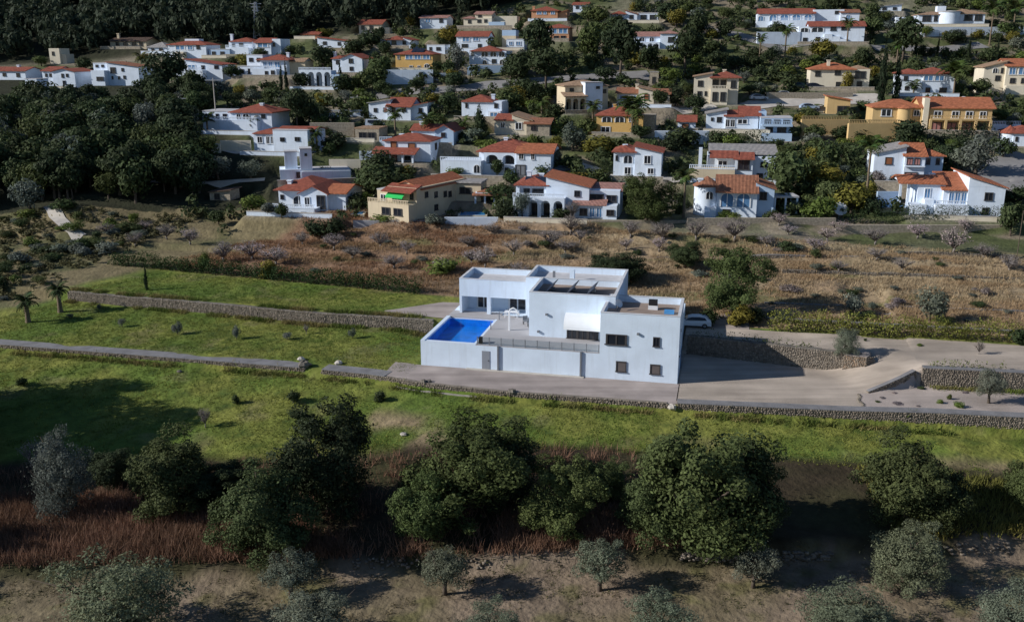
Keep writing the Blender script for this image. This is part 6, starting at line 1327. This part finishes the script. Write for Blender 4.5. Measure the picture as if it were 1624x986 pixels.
Wd = wood_side(X, Y); keep &= Wd > 0; X, Y = X[keep], Y[keep]; Zg = tz(X, Y); pu, pv = project(X, Y, Zg); k = (pu > -60) & (pu < 1680) & (pv > -60); X, Y, Zg = X[k], Y[k], Zg[k]
ok = [i for i in range(len(X)) if clear(X[i], Y[i], 2)][:2600]
forest('pine_forest', 'dark pine forest covering the mountain behind the villas', [(X[i], Y[i], Zg[i]) for i in ok], (6, 10), 85, .24, (.040, .054, .032), 6)

# ------------------------------------------------------------------ grasses
def grass(name, label, x, y, hr, wid, col, spread=.18, blades=4, seed=1, lean=.45):
    rs = np.random.default_rng(seed); n = len(x); z = tz(x, y); N = n * blades
    bx = np.repeat(x, blades) + rs.normal(0, spread, N); by = np.repeat(y, blades) + rs.normal(0, spread, N); bz = np.repeat(z, blades) - .05
    h_ = rs.uniform(hr[0], hr[1], N) * np.repeat(rs.uniform(.7, 1.25, n), blades); t = rs.uniform(0, 2 * np.pi, N); w_ = wid * rs.uniform(.6, 1.4, N)
    dx, dy = np.cos(t), np.sin(t); lx, ly = rs.normal(0, lean, N) * h_, rs.normal(0, lean, N) * h_
    V = np.empty((N, 3, 3)); V[:, 0] = np.stack([bx - dx * w_, by - dy * w_, bz], 1); V[:, 1] = np.stack([bx + dx * w_, by + dy * w_, bz], 1); V[:, 2] = np.stack([bx + lx, by + ly, bz + h_], 1)
    C = np.repeat(col, blades, 0) * rs.uniform(.75, 1.25, (N, 1)); C = np.repeat(C, 3, 0)
    return tag(link(name, npmesh(name, V.reshape(-1, 3), np.arange(3 * N).reshape(N, 3), M_GRASS, C)), label, 'grass', None, 'stuff')
def scatter(n, a0, a1, b0, b1, fn, seed):
    rs = np.random.default_rng(seed); a = rs.uniform(a0, a1, n); b = rs.uniform(b0, b1, n); x, y = ab2w(a, b); k = fn(a, b, x, y, rs); return x[k], y[k]
def ramp(c0, c1, x, y, s, seed):
    k = sst(.3, .7, vnoise(x, y, s, seed))[:, None]; return np.array(c0)[None] * (1 - k) + np.array(c1)[None] * k
hb_ = lambda a: 25.6 - .12 * (a + 33)
x, y = scatter(85000, -75, 75, -24, 26, lambda a, b, x, y, r: ((a < -.3) & (b > bwall(a) + 2) & (np.abs(b - swall(a)) > 1.1) & (b < hb_(a) - 1) & (a > -60 + .5 * (b - 10)) & ~((a > -9.5) & (b > 11.5))) | (b < bwall(a) - .4) & (y > 87.5 - .12 * np.clip(x, 0, 40)) & (vnoise(x, y, 6, 31) < r.uniform(.4, .7, len(a))), 21)
grass('meadow_grass', 'short bright green grass of the terraced lawns', x, y, (.08, .22), .05, ramp((.12, .175, .032), (.21, .22, .05), x, y, 6, 1), .15, 5, 2)
x, y = scatter(70000, -70, 95, 15, 66, lambda a, b, x, y, r: (b > np.where(a < 14, hb_(a) + .8, 18.2)) & (b < 61 - .07 * a) & (a > -58 + .6 * (b - 25)) & (vnoise(x, y, 5, 77) > r.uniform(.2, .6, len(a))), 22)
grass('dry_field_grass', 'tall brown dry grass of the almond field', x, y, (.2, .62), .05, np.where((w2ab(x, y)[0] < 0)[:, None], ramp((.27, .15, .085), (.30, .20, .11), x, y, 9, 5), ramp((.34, .235, .135), (.38, .29, .18), x, y, 9, 5)), .28, 5, 3, .6)
x, y = scatter(60000, -75, 70, -45, -12, lambda a, b, x, y, r: (y > yedge(x) + .3) & (y < 87) & ((x < -18) & (y < 82) | (y < yedge(x) + 5.5) & (x > -1) & (x < 16) | (r.random(len(a)) < .12) & (x < 12) | (y < yedge(x) + 4) & (x < 12) & (vnoise(x, y, 4, 63) > .5)), 23)
grass('brown_reed_grass', 'tall red-brown dry grass below the dark trees', x, y, (.35, 1.35), .035, ramp((.27, .155, .105), (.21, .125, .082), x, y, 2.5, 5), .3, 8, 4, .34)
x, y = scatter(16000, 30, 75, -45, -12, lambda a, b, x, y, r: (y > yedge(x) + .3) & (y < 83) & (x > 33), 24)
grass('yellow_grass', 'yellowish long grass at the lower right', x, y, (.4, .9), .06, ramp((.22, .19, .05), (.15, .15, .04), x, y, 4, 6), .2, 5, 5, .35)
x, y = scatter(42000, -60, 75, -62, -25, lambda a, b, x, y, r: (y < yedge(x) + .5) & (vnoise(x, y, 1.6, 55) > r.uniform(.45, .7, len(a))), 25)
grass('field_weeds', 'sparse low weeds on the bare olive field', x, y, (.06, .22), .05, ramp((.16, .13, .07), (.08, .085, .03), x, y, 3, 6), .14, 6, 6, .6)

def along(f, a0, a1, n, seed, off):
    rs = np.random.default_rng(seed); a = rs.uniform(a0, a1, n); k = vnoise(a, a * 0, 3, seed) > .45; a = a[k]; return ab2w(a, f(a) + off + rs.normal(0, .25, len(a)))
wl = [along(bwall, -70, 74, 2600, 1, -.5), along(swall, -58, 0, 2200, 2, -.9), along(swall, -58, 0, 2200, 3, .7), along(swall, 57, 74, 500, 4, -.9)]
x = np.concatenate([q[0] for q in wl]); y = np.concatenate([q[1] for q in wl])
grass('wall_foot_weeds', 'weeds growing along the foot of the stone walls', x, y, (.15, .6), .05, ramp((.12, .16, .035), (.24, .2, .08), x, y, 2, 8), .22, 6, 9, .5)
# ------------------------------------------------------------------ labels of the trees named by what they stand beside
ORD = ['leftmost', 'second from left', 'third from left', 'fourth from left', 'fifth from left', 'sixth from left', 'seventh from left', 'eighth from left', 'ninth from left', 'tenth from left']
LM = [(h['short'], h['uc'], h['vb'], h['ext']) for h in HOUSES if h['short'] and h['cat'] == 'house']
groups = {}
for o, words, u, v in REG:
    s, hu, hv, _ = min(LM, key=lambda q: (q[1] - u) ** 2 + 2.2 * (q[2] - v) ** 2)
    rel = 'in front of' if v > hv + 4 and abs(u - hu) < 40 else ('left of' if u < hu - 12 else ('right of' if u > hu + 12 else 'behind'))
    groups.setdefault((words, rel, s), []).append((u, o))
for (words, rel, s), L in groups.items():
    L.sort(key=lambda q: q[0])
    for i, (u, o) in enumerate(L):
        o['label'] = ('%s %s %s' % (words, rel, s)) + ('' if len(L) == 1 else ', ' + (ORD[i] if i < len(ORD) else 'number %d from left' % (i + 1)))
        if len(o['label'].split()) > 16: o['label'] = o['label'].replace('small ', '').replace('very ', '').replace(' from left', ' along')
